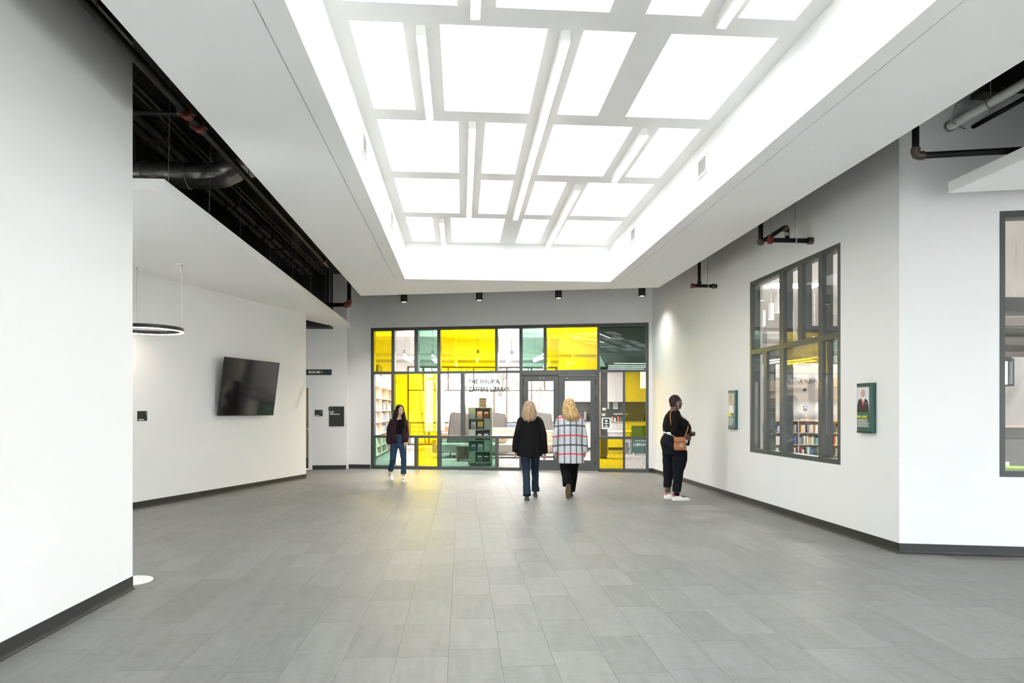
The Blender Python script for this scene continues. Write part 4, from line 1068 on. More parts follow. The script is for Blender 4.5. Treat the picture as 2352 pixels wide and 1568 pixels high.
cl_ = thing('added_corridor_lamp', 'round lamp added out of view to brighten the corridor', 'downlight', (-4.3, 15.2, ZC))  # added lamp hidden behind the alcove wall, brightens the corridor
MB().lathe([(.11, -.008), (.12, 0)], 24).obj('trim_ring', M['whitepl'], cl_); MB().lathe([(.095, -.010), (.095, -.006)], 20).obj('lens', M['liblamp'], cl_)
# ---- books
def book_mesh(w_, d_, h_, n):
    mb = MB()
    c = .003
    mb.box(0, c, 0, d_, 0, h_, 0).box(w_ - c, w_, 0, d_, 0, h_, 0).box(0, w_, 0, c, 0, h_, 0)
    mb.box(c, w_ - c, c, d_ - .004, .003, h_ - .004, 1)
    return mb.mesh(n)
BOOK = book_mesh(.035, .17, .24, 'book'); BOOK.materials.append(M['bookcov']); BOOK.materials.append(M['pages'])
MAG = book_mesh(.012, .22, .29, 'magazine'); MAG.materials.append(M['magcov']); MAG.materials.append(M['pages'])
def put_books(fr, u0, u1, w, z, hmax, label, group, dens=.94, wmin=.6, wmax=1.7):
    u = u0
    while u < u1 - .03:
        s_ = min(random.uniform(wmin, wmax), (u1 - u) / .035)
        if random.random() < dens:
            o = bpy.data.objects.new('book', BOOK); COL.objects.link(o)
            o.scale = (s_, random.uniform(.85, 1.1), random.uniform(.72, 1.0) * hmax / .24)
            o.location = fr.P(u, w + random.uniform(0, .02), z + .0006); o.rotation_euler = (0, 0, fr.a)
            o['label'] = label; o['category'] = 'book'; o['group'] = group
            u += .035 * s_ + .001
        else: u += .06
# bookcase along the left library wall
FBK = Fr(-2.52, 19.3, pi / 2)                          # u runs away along Y, w into the case
bk = thing('bookcase', 'pale maple bookcase along the library side wall behind the storefront', 'bookcase', tuple(FBK.o), FBK.a)
zs = [.1, .36, .73, 1.10, 1.45, 1.83]
cols = [0, 2.5, 4.6, 6.3]
for c_ in cols: MB().box(c_ - .015, c_ + .015, 0, .32, 0, 2.2).obj('upright', M['palewood'], bk)
for z in zs + [2.2]: MB().box(0, 6.3, .0, .32, z - .025, z).obj('shelf_board', M['palewood'], bk)
MB().box(0, 6.3, .3, .32, 0, 2.2).obj('back_panel', M['palewood'], bk)
MB().box(0, 6.3, .01, .3, 2.2, 2.52).obj('fascia_panel', M['palewood'], bk)
SHN = ('lowest', 'second lowest', 'middle', 'second highest', 'highest')
for i, z in enumerate(zs[:-1]):
    hm = min(.27, zs[i + 1] - z - .05)
    put_books(FBK, 2.55, 4.5, .03, z, hm, 'book spine out on the %s shelf of the maple bookcase, middle bay' % SHN[i], 'books in the maple bookcase', wmin=1.2, wmax=3.2)
    put_books(FBK, 4.65, 6.1, .03, z, hm, 'book spine out on the %s shelf of the maple bookcase, far bay' % SHN[i], 'books in the maple bookcase', wmin=1.5, wmax=3.5)
    for k in range(5):
        o = bpy.data.objects.new('magazine', MAG); COL.objects.link(o)
        o.scale = (1.2, 1.3, min(1.0, (zs[i + 1] - z - .05) / .29))
        p = FBK.P(.55 + k * .40, .05, z + .0045); o.location = p
        o.rotation_euler = (0, radians(14), FBK.a + pi / 2)
        o['label'] = 'pale magazine leaning face out on the %s shelf of the maple bookcase' % SHN[i]; o['category'] = 'magazine'; o['group'] = 'magazines in the maple bookcase'
dt = thing('wall_screen', 'dark screen on the library wall above the bookcase', 'screen', (-2.9, 23.6, 2.55))
MB().box(0, .06, -.1, 1.3, -.15, .45).obj('cabinet', M['blackpl'], dt); MB().box(.06, .064, -.08, 1.28, -.13, .43).obj('screen_face', M['screen'], dt)
MB().box(-.3, 0, .3, .9, 0, .3).obj('bracket', M['blackpl'], dt)
# ---- book kiosk
kc = at_d(1104, 1066, 17.95); kc.z = 0
kk = thing('book_kiosk', 'sage green five tier revolving book kiosk behind the green pane', 'book kiosk', (kc.x, kc.y, 0.003), -PSI)
hw = .305; t_h = .283; z0 = .085
for s_ in ((-1, -1), (1, -1), (1, 1), (-1, 1)): MB().tube([(s_[0] * .24, s_[1] * .24, .002), (s_[0] * .24, s_[1] * .24, .05)], .035, 10).obj('caster', M['blackpl'], kk)
MB().box(-hw, hw, -hw, hw, .045, z0).obj('plinth', M['dgreen'], kk)
M['cov1'] = mat('pink_book_cover', (.55, .30, .22), .5, var=.4, scale=9); M['cov2'] = mat('dark_red_book_cover', (.18, .05, .05), .5, var=.8, scale=9)
M['cov3'] = mat('grey_book_cover', (.35, .34, .40), .5, var=.8, scale=9); M['cov4'] = mat('yellow_book_cover', (.70, .50, .06), .5, var=.2, scale=5); M['cov5'] = mat('teal_book_cover', (.08, .16, .20), .5, var=.5, scale=9); M['cov6'] = mat('black_book_cover', (.03, .03, .02), .5, var=.9, scale=20)
for i in range(5):
    za = z0 + i * t_h; zb_ = za + t_h
    tier = MB()
    left = (i % 2 == 1)                                 # which side is open, alternating
    lo, hi = (-hw + .02, hw * .34) if left else (-hw * .40, hw - .05)
    MB().box(-hw, hw, -hw, hw, za, za + .018).obj('tier_board', M['sage'], kk)
    MB().box(-hw, lo, -hw, -hw + .02, za, zb_).obj('front_panel', M['sage'], kk); MB().box(hi, hw, -hw, -hw + .02, za, zb_).obj('front_panel', M['sage'], kk)
    MB().box(-hw, -hw + .016, -hw, hw, za, zb_).obj('side_panel', M['sage'], kk); MB().box(hw - .016, hw, -hw, hw, za, zb_).obj('side_panel', M['sage'], kk)
    MB().box(-hw + .016, hw - .016, -hw + .11, -hw + .12, za, zb_).obj('inner_panel', M['dgreen'], kk)
    for k in range(2):
        cx = lo + (hi - lo) * (.28 + .46 * k); nm = [('cov5', 'cov6'), ('cov5', 'cov3'), ('cov6', 'cov5'), ('cov3', 'cov4'), ('cov1', 'cov2')][i][k]
        bkx = thing('display_book', '%s in the %s kiosk tier' % ({'cov1': 'pink covered book', 'cov2': 'dark red book', 'cov3': 'grey patterned book', 'cov4': 'yellow and blue book', 'cov5': 'dark teal book', 'cov6': 'black covered book'}[nm] + (' face out at the left' if k == 0 else ' face out at the right'), ('lowest', 'second lowest', 'middle', 'second highest', 'top')[i]), 'book', tuple(Matrix.Rotation(-PSI, 4, 'Z') @ Vector((cx, -hw + .035, za + .0225)) + Vector((kc.x, kc.y, .003))), -PSI, rot=(radians(-10), 0, -PSI), group='books shown on the kiosk')
        MB().box(-.07, .07, 0, .004, 0, .205).box(-.07, -.064, 0, .022, 0, .205).box(-.07, .07, .018, .022, 0, .205).obj('cover', M[nm], bkx)
        MB().box(-.064, .067, .004, .018, .003, .202).obj('page_block', M['pages'], bkx)
        if nm == 'cov4': MB().box(-.07, .07, -.001, 0, 0, .07).obj('blue_band', M['fblue'], bkx)
        else: MB().box(-.05, .05, -.001, 0, .13, .16).obj('title_band', M['ltext'], bkx)
MB().box(-hw - .005, hw + .005, -hw - .005, hw + .005, z0 + 5 * t_h, z0 + 5 * t_h + .02).obj('top_board', M['sage'], kk)
sg = thing('kiosk_sign', 'tan printed card standing on top of the book kiosk', 'sign card', tuple(Matrix.Rotation(-PSI, 4, 'Z') @ Vector((.06, -.12, 0)) + Vector((kc.x, kc.y, z0 + 5 * t_h + .023))), -PSI)
MB().box(-.105, .105, -.003, .003, 0, .25).obj('card', M['palewood'], sg); MB().box(-.06, .06, -.03, .03, 0, .006).obj('foot', M['alu'], sg)
for i, (z, h, wd) in enumerate(((.205, .03, .16), (.165, .014, .14), (.135, .014, .15), (.105, .014, .13), (.055, .022, .15), (.02, .016, .16))):
    MB().box(-wd / 2, wd / 2, -.0045, -.003, z, z + h).obj('text_line', M['fbrown'], sg)
# ---- lounge furniture
def pod_chair(px, ybase, d, label, rz=0.0):
    p = at_d(px, 900, d); 
    t = thing('high_back_chair', label, 'lounge chair', (p.x, p.y, .003), rz, group='high back lounge chairs')
    MB().loft([[(-.36, -.3, .18), (.36, -.3, .18), (.36, .3, .18), (-.36, .3, .18)], [(-.36, -.3, .44), (.36, -.3, .44), (.34, .3, .44), (-.34, .3, .44)]]).obj('seat', M['fdark'], t, bevel=.02)
    MB().plate([(-.44, .18), (.44, .18), (.30, 1.33), (-.22, 1.40), (-.30, 1.33)], -.40, -.33).obj('back_shell', M['fdark'], t, bevel=.012)
    for s_ in (-1, 1):
        MB().loft([[(s_ * .44, -.40, .18), (s_ * .44, .25, .18), (s_ * .40, .25, .18), (s_ * .40, -.40, .18)], [(s_ * .31, -.40, 1.33), (s_ * .31, .02, 1.28), (s_ * .27, .02, 1.28), (s_ * .27, -.40, 1.33)]]).obj('side_wing', M['fgrey' if s_ < 0 else 'fdark'], t)
    for x in (-.3, .3):
        for y in (-.28, .22): MB().tube([(x, y, 0), (x * .93, y, .19)], .016, 8).obj('leg', M['blackpl'], t)
    return t
pod_chair(1056, 0, 21.8, 'charcoal high back lounge chair left of the book kiosk, back turned')
pod_chair(1136, 0, 23.3, 'charcoal high back lounge chair right of the book kiosk, back turned', .1)
pod_chair(1245, 0, 23.2, 'charcoal high back lounge chair behind the left door leaf, back turned', -.1)
def sofa(px, d, wd, label, m, back=True, rz=0.0, h=.78, name='sofa'):
    p = at_d(px, 900, d)
    t = thing(name, label, 'sofa', (p.x, p.y, .003), rz)
    MB().box(-wd / 2, wd / 2, -.38, .38, .17, .43).obj('seat', M[m], t, bevel=.03)
    if back: MB().box(-wd / 2, wd / 2, .28, .42, .35, h).obj('backrest', M[m], t, bevel=.03)
    for s_ in (-1, 1): MB().box(s_ * wd / 2 - .06, s_ * wd / 2 + .06, -.38, .38, .17, .58).obj('armrest', M[m], t, bevel=.03)
    for x in (-wd / 2 + .08, wd / 2 - .08):
        for y in (-.3, .3): MB().tube([(x, y, 0), (x * .98, y, .18)], .016, 8).obj('leg', M['palewood'], t)
    return t
sofa(1172, 20.9, 1.5, 'low warm grey bench sofa right of the book kiosk', 'fgrey', back=False, name='bench_sofa')
sofa(1157, 22.15, 1.5, 'tan speckled sofa behind the bench sofa', 'ftan', h=.88)
sofa(1188, 24.8, 1.0, 'slate blue armchair sofa by the library window', 'fblue', h=.95)
sofa(1277, 21.2, .9, 'tan speckled armchair behind the left door leaf', 'ftan', h=.82)
sofa(1040, 21.0, 1.1, 'grey bench sofa left of the book kiosk behind the green pane', 'fgrey', back=False, name='bench_sofa')
p = at_d(1068, 900, 19.6)
t = thing('ottoman', 'brown cube ottoman left of the book kiosk', 'ottoman', (p.x, p.y, .003), .1)
MB().box(-.25, .25, -.22, .22, .04, .44).obj('body', M['fbrown'], t, bevel=.025)
for x in (-.2, .2):
    for y in (-.18, .18): MB().tube([(x, y, 0), (x, y, .05)], .018, 8).obj('foot', M['blackpl'], t)
for px, d, lab in ((1150, 21.0, 'speckled scatter cushion on the bench sofa by the clear pane'), (1134, 21.95, 'speckled scatter cushion on the tan sofa')):
    p = at_d(px, 900, d); t = thing('cushion', lab, 'cushion', (p.x, p.y - .02, .432))
    MB().ell((0, 0, .15), (.23, .09, .16), 16, 8).obj('pad', M['ftan'], t, smooth=True)
    MB().tube([(.225 * cos(k), 0, .15 + .155 * sin(k)) for k in [2 * pi * i / 24 for i in range(24)]], .008, 6, closed=True).obj('piping', M['fbrown'], t)
def shell_chair(px, d, label, rz):
    p = at_d(px, 900, d); t = thing('orange_chair', label, 'chair', (p.x, p.y, .003), rz, group='orange shell chairs')
    MB().loft([[(-.2, -.2, .44), (.2, -.2, .44), (.2, .2, .45), (-.2, .2, .45)], [(-.2, -.2, .46), (.2, -.2, .46), (.2, .2, .47), (-.2, .2, .47)]]).obj('seat', M['forange'], t)
    MB().loft([[(-.2, .19, .46), (.2, .19, .46), (.2, .21, .46), (-.2, .21, .46)], [(-.17, .27, .86), (.17, .27, .86), (.17, .29, .86), (-.17, .29, .86)]]).obj('backrest', M['forange'], t)
    for x in (-.18, .18):
        for y in (-.18, .18): MB().tube([(x * 1.15, y * 1.15, 0), (x, y, .45)], .011, 8).obj('leg', M['alu'], t)
shell_chair(1024, 24.2, 'orange shell chair left of the charcoal chair by the library window', .3)
shell_chair(1072, 24.0, 'orange shell chair between charcoal chair and kiosk', 2.6)
p = at_d(1036, 900, 23.4); t = thing('coffee_table', 'round pale table by the library window', 'table', (p.x, p.y, .003))
MB().lathe([(.45, .66), (.46, .67), (.46, .69), (.45, .70)], 28).obj('top', M['laminate'], t); MB().lathe([(.03, .01), (.03, .66)], 12).obj('column', M['alu'], t); MB().lathe([(.26, 0), (.26, .012), (.04, .03)], 24).obj('base', M['alu'], t)
# ---- service wall with cabinets (right of the window)
Y = 24.4
def cy(px): return on_y(px, 900, Y).x
cx0 = cy(1296)
units = [cx0 + .78 * i for i in range(6)]
MB().box(cx0 - .1, 8.5, Y + .64, Y + .75, 0, ZL).obj('wall_service', M['wall'], kind='structure', label='white service wall in the library')
nmq = ('next to the library window', 'second from the library window', 'third from the library window', 'fourth from the library window', 'fifth from the library window', 'furthest from the library window')
for i, x in enumerate(units):
    t = thing('upper_cabinet', 'tall pale upper cabinet on the service wall, ' + nmq[i], 'cabinet', (x, Y + .25, 1.76), group='upper cabinets on the service wall')
    MB().box(0, .775, .02, .37, 0, 1.2).obj('body', M['laminate'], t)
    for k in (0, 1): MB().box(.004 + k * .388, .384 + k * .388, 0, .02, .004, 1.196).obj('door', M['laminate'], t)
    t = thing('base_cabinet', 'pale grey base cabinet under the service counter, ' + nmq[i], 'cabinet', (x, Y + .02, .003), group='base cabinets under the service counter')
    MB().box(0, .775, .02, .6, .1, 1.0).obj('body', M['laminate'], t); MB().box(0, .775, .06, .6, 0, .1).obj('toe_kick', M['darkpanel'], t)
    for k in (0, 1): MB().box(.004 + k * .388, .384 + k * .388, 0, .02, .104, .99).obj('door', M['laminate'], t)
ct = thing('service_counter', 'long grey counter top on the base cabinets', 'counter', (cx0, Y, 1.003))
MB().box(0, 4.68, 0, .62, 0, .04).obj('top', M['counter'], ct, bevel=.004)
MB().box(cx0, cx0 + 4.68, Y + .61, Y + .64, 1.043, 1.76).obj('wall_backsplash', M['darkpanel'], kind='structure', label='dark backsplash above the service counter')
t = thing('microwave', 'dark appliance on the service counter behind the right door leaf', 'appliance', (cx0 + .25, Y + .2, 1.043))
MB().box(0, .62, 0, .36, 0, .4).obj('body', M['blackpl'], t, bevel=.01); MB().box(.03, .45, -.006, 0, .04, .36).obj('door_glass', M['screen'], t); MB().box(.5, .59, -.006, 0, .04, .36).obj('control_panel', M['steel'], t)
for x, lab in ((cy(1401.5), 'left'), (cy(1422), 'right')):
    t = thing('pinned_notice', 'small pale notice on the dark backsplash, %s of the pair' % lab, 'notice', (x, Y + .585, 1.50))
    MB().box(-.09, .09, 0, .006, 0, .25).obj('paper', M['ltext'], t)
    for k in range(4): MB().box(-.06, .05 - .01 * k, -.001, 0, .05 + .045 * k, .062 + .045 * k).obj('text_line', M['fbrown'], t)
t = thing('wall_shelf', 'thin pale shelf on the dark backsplash', 'shelf', (cy(1417), Y + .36, 1.30)); MB().box(0, .5, 0, .24, 0, .03).obj('board', M['laminate'], t)
for k in (.08, .42): MB().box(k - .01, k + .01, .05, .24, -.08, 0).obj('bracket', M['steel'], t)
for i, (px, m_, h) in enumerate(((1408, 'cov1', .2), (1414, 'ltext', .16), (1422, 'forange', .22), (1428, 'cov5', .17))):
    t = thing('bottle', ('pinkish bottle', 'white bottle', 'orange bottle', 'dark teal bottle')[i] + ' on the service counter', 'bottle', (cy(px), Y + .12, 1.043), group='bottles on the service counter')
    MB().lathe([(.03, 0), (.034, .01), (.034, h * .65), (.014, h * .8), (.014, h * .92)], 14).obj('body', M[m_], t, smooth='auto'); MB().lathe([(.016, h * .9), (.016, h)], 12).obj('cap', M['blackpl'], t)
# tall dark cabinet nearer the storefront
p0, p1 = at_d(1379, 900, 20.3), at_d(1395.5, 900, 20.3)
t = thing('tall_dark_cabinet', 'tall dark cabinet standing behind the pane right of the door', 'cabinet', (p0.x, p0.y, .003))
MB().box(0, p1.x - p0.x, 0, .5, .08, 2.75).obj('body', M['fbrown'], t); MB().box(.01, p1.x - p0.x - .01, -.018, 0, .1, 1.5).obj('door', M['darkpanel'], t); MB().box(.01, p1.x - p0.x - .01, -.018, 0, 1.52, 2.73).obj('door', M['darkpanel'], t)
MB().box(.01, p1.x - p0.x - .01, .04, .48, 0, .08).obj('toe_kick', M['blackpl'], t)
# desk and banner
p = at_d(1443, 900, 22.9); t = thing('desk', 'white desk on a square leg behind the lower right pane', 'desk', (p.x, p.y, .003))
MB().box(-.9, .25, -.35, .35, .72, .76).obj('top', M['ltext'], t); MB().box(-.9, .2, -.33, -.31, .38, .72).obj('modesty_panel', M['laminate'], t)
for x in (-.8, .02):
    for y in (-.3, .3): MB().box(x - .05, x + .05, y - .04, y + .04, 0, .72).obj('leg', M['counter'], t)
p = at_d(1469, 900, 22.0); t = thing('library_banner', 'dark green floor sign with white lettering behind the lower right pane', 'sign', (p.x, p.y, .003), -.1)
MB().box(-.26, .34, -.012, .012, .07, .95).obj('panel', M['signgreen'], t)
for x in (-.2, .28): MB().tube([(x, -.1, 0), (x, 0, .1)], .01, 8).obj('foot', M['alu'], t); MB().tube([(x, .1, 0), (x, 0, .1)], .01, 8).obj('foot', M['alu'], t)
mkobj('lettering', text_mesh('LIBRARY', .50, .085, bold=0.0), M['ltext'], t, (-.19, -.013, .30))
words(t, -.14, .45, .03, [.025] * 6, 'ltext', -.013, 1.2)
# ---- linear pendants
for i, (xa, da, xb_, lab) in enumerate(((929, 19.5, 951, 'left of the green pane'), (994, 19.8, 1005, 'behind the green pane beside the wide yellow'), (1098, 19.5, 1095, 'behind the right half of the wide yellow pane'), (1047, 21.5, 1050, 'behind the left half of the wide yellow pane'),
        (1176, 19.8, 1160, 'behind the clear pane'), (1249, 19.3, 1220, 'behind the green pane above the door'), (1317, 21.0, 1294, 'behind the yellow pane above the door'), (1262, 22.5, 1246, 'deepest above the door'))):
    a, c_ = at_d(xa, 900, da), at_d(xb_, 900, da + 2.0); zz = 2.93
    t = thing('linear_pendant', 'white linear pendant lamp in the library, ' + lab, 'pendant lamp', (a.x, a.y, zz), atan2(c_.y - a.y, c_.x - a.x), group='linear pendants in the library')
    L_ = 1.5
    MB().box(0, L_, -.03, .03, .012, .09).obj('housing', M['whitepl'], t); MB().box(.005, L_ - .005, -.027, .027, -.004, .012).obj('diffuser', M['liblamp'], t); MB().box(.005, L_ - .005, -.034, .034, .089, .094).obj('uplight_diffuser', M['liblamp'], t)
    for x in (.1, L_ - .1): MB().tube([(x, 0, .09), (x, 0, ZL - zz)], .003, 6).obj('suspension_cable', M['steel'], t)
    MB().box(-.02, .05, -.04, .04, .13, .25).obj('driver_box', M['counter'], t); MB().tube([(.015, 0, .26), (.015, 0, ZL - zz)], .006, 6).obj('stem', M['steel'], t); MB().tube([(.015, 0, .08), (.015, 0, .13)], .006, 6).obj('coupling', M['steel'], t)
# ---- right part of the library: baffles, low shelves, ring lamp
ORD = ('first', 'second', 'third', 'fourth', 'fifth', 'sixth', 'seventh', 'eighth', 'ninth', 'tenth', 'eleventh', 'twelfth', 'thirteenth', 'fourteenth', 'fifteenth', 'sixteenth', 'seventeenth', 'eighteenth', 'nineteenth', 'twentieth', 'twenty-first', 'twenty-second')
for i in range(22):
    y = 9.2 + i * .52
    dk = i % 2 == 0
    xs_ = 6.5 + [.0, .6, 1.1, .3, .9][i % 5] + (.9 if i > 15 else 0)
    t = thing('ceiling_baffle', '%s felt ceiling baffle in the library, %s counted from the near right window' % ('dark' if dk else 'taupe', ORD[i]), 'ceiling baffle', (xs_, y, 2.86 + .05 * (i % 3)), group='felt baffles over the low bookcase')
    MB().box(0, 15.8 - xs_, -.03, .03, 0, .20).obj('felt_panel', M['baffle2' if dk else 'baffle'], t)
    for x in (1.2, 14.5 - xs_): MB().tube([(x, 0, .20), (x, 0, ZL - t.location.z)], .003, 5).obj('wire', M['steel'], t)
FB = Fr(7.4, 20.2, radians(-2))
lb = thing('low_bookcase', 'long low grey bookcase seen through the tall window', 'bookcase', tuple(FB.o), FB.a)
zz_ = [.06, .30, .62, .93]
for k in range(6): MB().box(k * .95 - .012, k * .95 + .012, 0, .3, 0, 1.12).obj('upright', M['shelf'], lb)
for z in zz_: MB().box(0, 4.75, 0, .3, z - .02, z).obj('shelf_board', M['shelf'], lb)
MB().box(-.03, 4.78, -.02, .32, 1.12, 1.15).obj('top_board', M['palewood'], lb); MB().box(0, 4.75, .29, .3, 0, 1.12).obj('back_panel', M['shelf'], lb)
zz_ = [.06, .38, .70]
for z in (.06, .38, .70)[:3]: pass
for ch in list(lb.children):
    if ch.name.startswith('shelf_board'): bpy.data.objects.remove(ch)
for z in (.06, .41, .77): MB().box(0, 4.75, 0, .3, z - .02, z).obj('shelf_board', M['shelf'], lb)
for z, k_ in [(z, k_) for z in (.06, .41, .77) for k_ in range(1, 5)]: put_books(FB, k_ * .95 + .016, k_ * .95 + .93, .02, z, .27, 'book spine out on the %s shelf of the long low bookcase' % {.06: 'bottom', .41: 'middle', .77: 'top'}[z], 'books in the low bookcase', wmin=.9, wmax=2.2)
for k, (u, c_) in enumerate(((1.75, 'cov4'), (2.3, 'palewood'), (3.1, 'cov1'))):
    q = FB.P(u, .1, 1.151); t = thing('stacked_book', ('yellow', 'tan', 'pink')[k] + ' book lying on the low bookcase', 'book', tuple(q), FB.a + .2 * k)
    MB().box(0, .26, 0, .18, 0, .005).box(0, .26, 0, .18, .035, .04).box(0, .26, 0, .005, 0, .04).obj('cover', M[c_], t); MB().box(.004, .256, .005, .176, .005, .035).obj('page_block', M['pages'], t)
MB().box(6.3, 13.5, 21.4, 21.5, 0, ZL).obj('wall_library_inner', M['wall'], kind='structure', label='cream partition behind the low bookcase')
t = thing('thermostat', 'small grey device on the cream partition', 'thermostat', tuple(on_y(1849, 938, 21.4))); MB().box(-.06, .06, -.025, 0, -.08, .08).obj('case', M['steel'], t, bevel=.004); MB().box(-.04, .04, -.028, -.025, 0, .06).obj('display', M['ltext'], t)
t = thing('camera_dome', 'small round camera on the cream partition', 'camera', tuple(on_y(1848, 895, 21.4))); MB().ell((0, -.02, 0), (.05, .05, .05), 12, 8).obj('dome', M['blackpl'], t, smooth=True); MB().lathe([(.06, 0), (.06, .02)], 14).xf(Matrix.Rotation(pi / 2, 4, 'X')).obj('mount', M['whitepl'], t)
q = on_y(1845, 876, 20.0)
t = thing('lettering_reflection', 'reversed dark lettering modelling a reflection, on an added strip above the low bookcase', 'sign', (q.x, 20.0, q.z))  # solid letters stand in for the storefront lettering mirrored in the window
MB().box(-1.4, 1.4, .0, .03, -.10, .12).obj('strip', M['counter'], t)
mkobj('lettering', text_mesh('PHILIP A.', .58, .135, bold=.02, mirror=True), M['ktext'], t, (on_y(1834, 876, 20.0).x - q.x, -.002, -.06))
for x in (-1.2, 1.2): MB().tube([(x, .015, .12), (x, .015, ZL - q.z)], .004, 5).obj('wire', M['steel'], t)
q = at_d(1846, 838, 17.5); t = thing('bronze_ring_pendant', 'bronze ring pendant lamp over the library behind the tall window', 'pendant lamp', tuple(q))
mb = MB().loft([[(r * cos(k), r * sin(k), z) for r, z in ((.42, 0), (.46, 0), (.46, .12), (.42, .12))] for k in [2 * pi * i / 40 for i in range(40)]], closed=True); mb.obj('ring', M['wood'], t, smooth='auto')
mb = MB().loft([[(r * cos(k), r * sin(k), z) for r, z in ((.425, -.01), (.455, -.01), (.455, .004), (.425, .004))] for k in [2 * pi * i / 40 for i in range(40)]], closed=True); mb.obj('diffuser', M['liblamp'], t, smooth='auto')
for i in range(3): MB().tube([(.44 * cos(i * 2.1), .44 * sin(i * 2.1), .12), (.44 * cos(i * 2.1), .44 * sin(i * 2.1), ZL - q.z)], .003, 5).obj('suspension_cable', M['steel'], t)
for i, (px, py, lab) in enumerate(((1752, 747, 'left one'), (1771, 733, 'middle one'), (1787, 717, 'right one'))):
    q = at_d(px, py, 13.0 - i * .8); t = thing('cylinder_pendant', 'white cylinder pendant behind the tall window, ' + lab, 'pendant lamp', tuple(q), group='white cylinder pendants in the library')
    MB().lathe([(.045, 0), (.05, .005), (.05, .28), (.046, .285)], 16).obj('cylinder', M['whitepl'], t, smooth='auto'); MB().lathe([(.04, -.004), (.04, .006)], 14).obj('lens', M['liblamp'], t); MB().lathe([(.006, .28), (.006, ZL - q.z)], 8).obj('stem', M['whitepl'], t)
# unseen panel lights, added to brighten the right part
for i, (x, y) in enumerate(((7, 10), (11, 10), (7, 14), (11, 14), (7, 18), (11, 18), (14, 12), (14, 17))):
    t = thing('added_panel_light', 'added square panel light in the library ceiling above the baffles', 'ceiling light', (x, y, ZL), group='added panel lights above the baffles')
    MB().box(-.6, .6, -.3, .3, -.012, .0).obj('trim_frame', M['whitepl'], t); MB().box(-.56, .56, -.26, .26, -.016, -.012).obj('diffuser', M['liblamp'], t)
for i, (x, y) in enumerate(((-1.9, 20.7), (2.0, 21.0), (4.3, 19.6), (1.4, 23.9))):  # more added panels, raising the brightness behind the storefront
    t = thing('added_panel_light', 'added square panel light in the library ceiling behind the storefront', 'ceiling light', (x, y, ZL), group='added panel lights behind the storefront')
    MB().box(-.6, .6, -.3, .3, -.012, .0).obj('trim_frame', M['whitepl'], t); MB().box(-.56, .56, -.26, .26, -.016, -.012).obj('diffuser', M['liblamp'], t)
# dark dropped bulkhead with thin light lines above the service wall
p = at_d(1376, 800, 18.4)
MB().prism([(p.x, p.y), (6.75, p.y - .45), (6.75, 24.9), (p.x * 24.9 / p.y + .3, 24.9)], 2.98, ZL).obj('ceiling_bulkhead', M['baffle2'], kind='structure', label='dark dropped bulkhead over the service wall')
for i, py in enumerate((832, 837, 841, 845)):
    y_ = (2.98 - CH) * FPX / (HY - py)
    x_ = on_y(1410 if i == 0 else 1397, py, y_).x
    t = thing('slot_light', ('shortest', 'second', 'third', 'deepest')[i] + ' thin light line in the dark bulkhead above the service wall', 'ceiling light', (x_, y_, 2.98), group='light lines in the dark bulkhead')
    MB().box(0, 6.7 - x_, -.03, .03, -.012, 0).obj('channel', M['whitepl'], t); MB().box(.01, 6.69 - x_, -.024, .024, -.016, -.012).obj('diffuser', M['lamp'], t)
# grey half wall and stool behind the near right window
M['feltl'] = mat('grey_felt', (.17, .17, .17), .95, var=.12, scale=20); M['feltd'] = mat('dark_grey_felt', (.10, .10, .098), .95, var=.15, scale=20)
q = at_d(2296, 1000, 12.6)
t = thing('half_wall', 'grey felt half height partition behind the near right window', 'partition', (q.x, q.y, .003), AS)
MB().box(-.3, 3.2, 0, .12, 0, .93).obj('panel', M['feltl'], t); MB().box(-.3, 3.2, -.01, .13, .93, 1.13).obj('top_band', M['feltd'], t); MB().box(-.32, 3.22, -.03, .15, 1.13, 1.16).obj('cap', M['palewood'], t); MB().box(.05, .16, -.008, 0, .42, .50).obj('outlet_plate', M['whitepl'], t)
q = at_d(2344, 1090, 11.6)
t = thing('green_stool', 'lime green stool behind the near right window', 'stool', (q.x, q.y, .003)); MB().lathe([(.20, .38), (.22, .40), (.22, .47), (.19, .49)], 20).obj('seat', M['greenfab'], t, smooth='auto')
for k in range(4): MB().tube([(.2 * cos(k * pi / 2 + .7), .2 * sin(k * pi / 2 + .7), 0), (.15 * cos(k * pi / 2 + .7), .15 * sin(k * pi / 2 + .7), .39)], .012, 8).obj('leg', M['alu'], t)
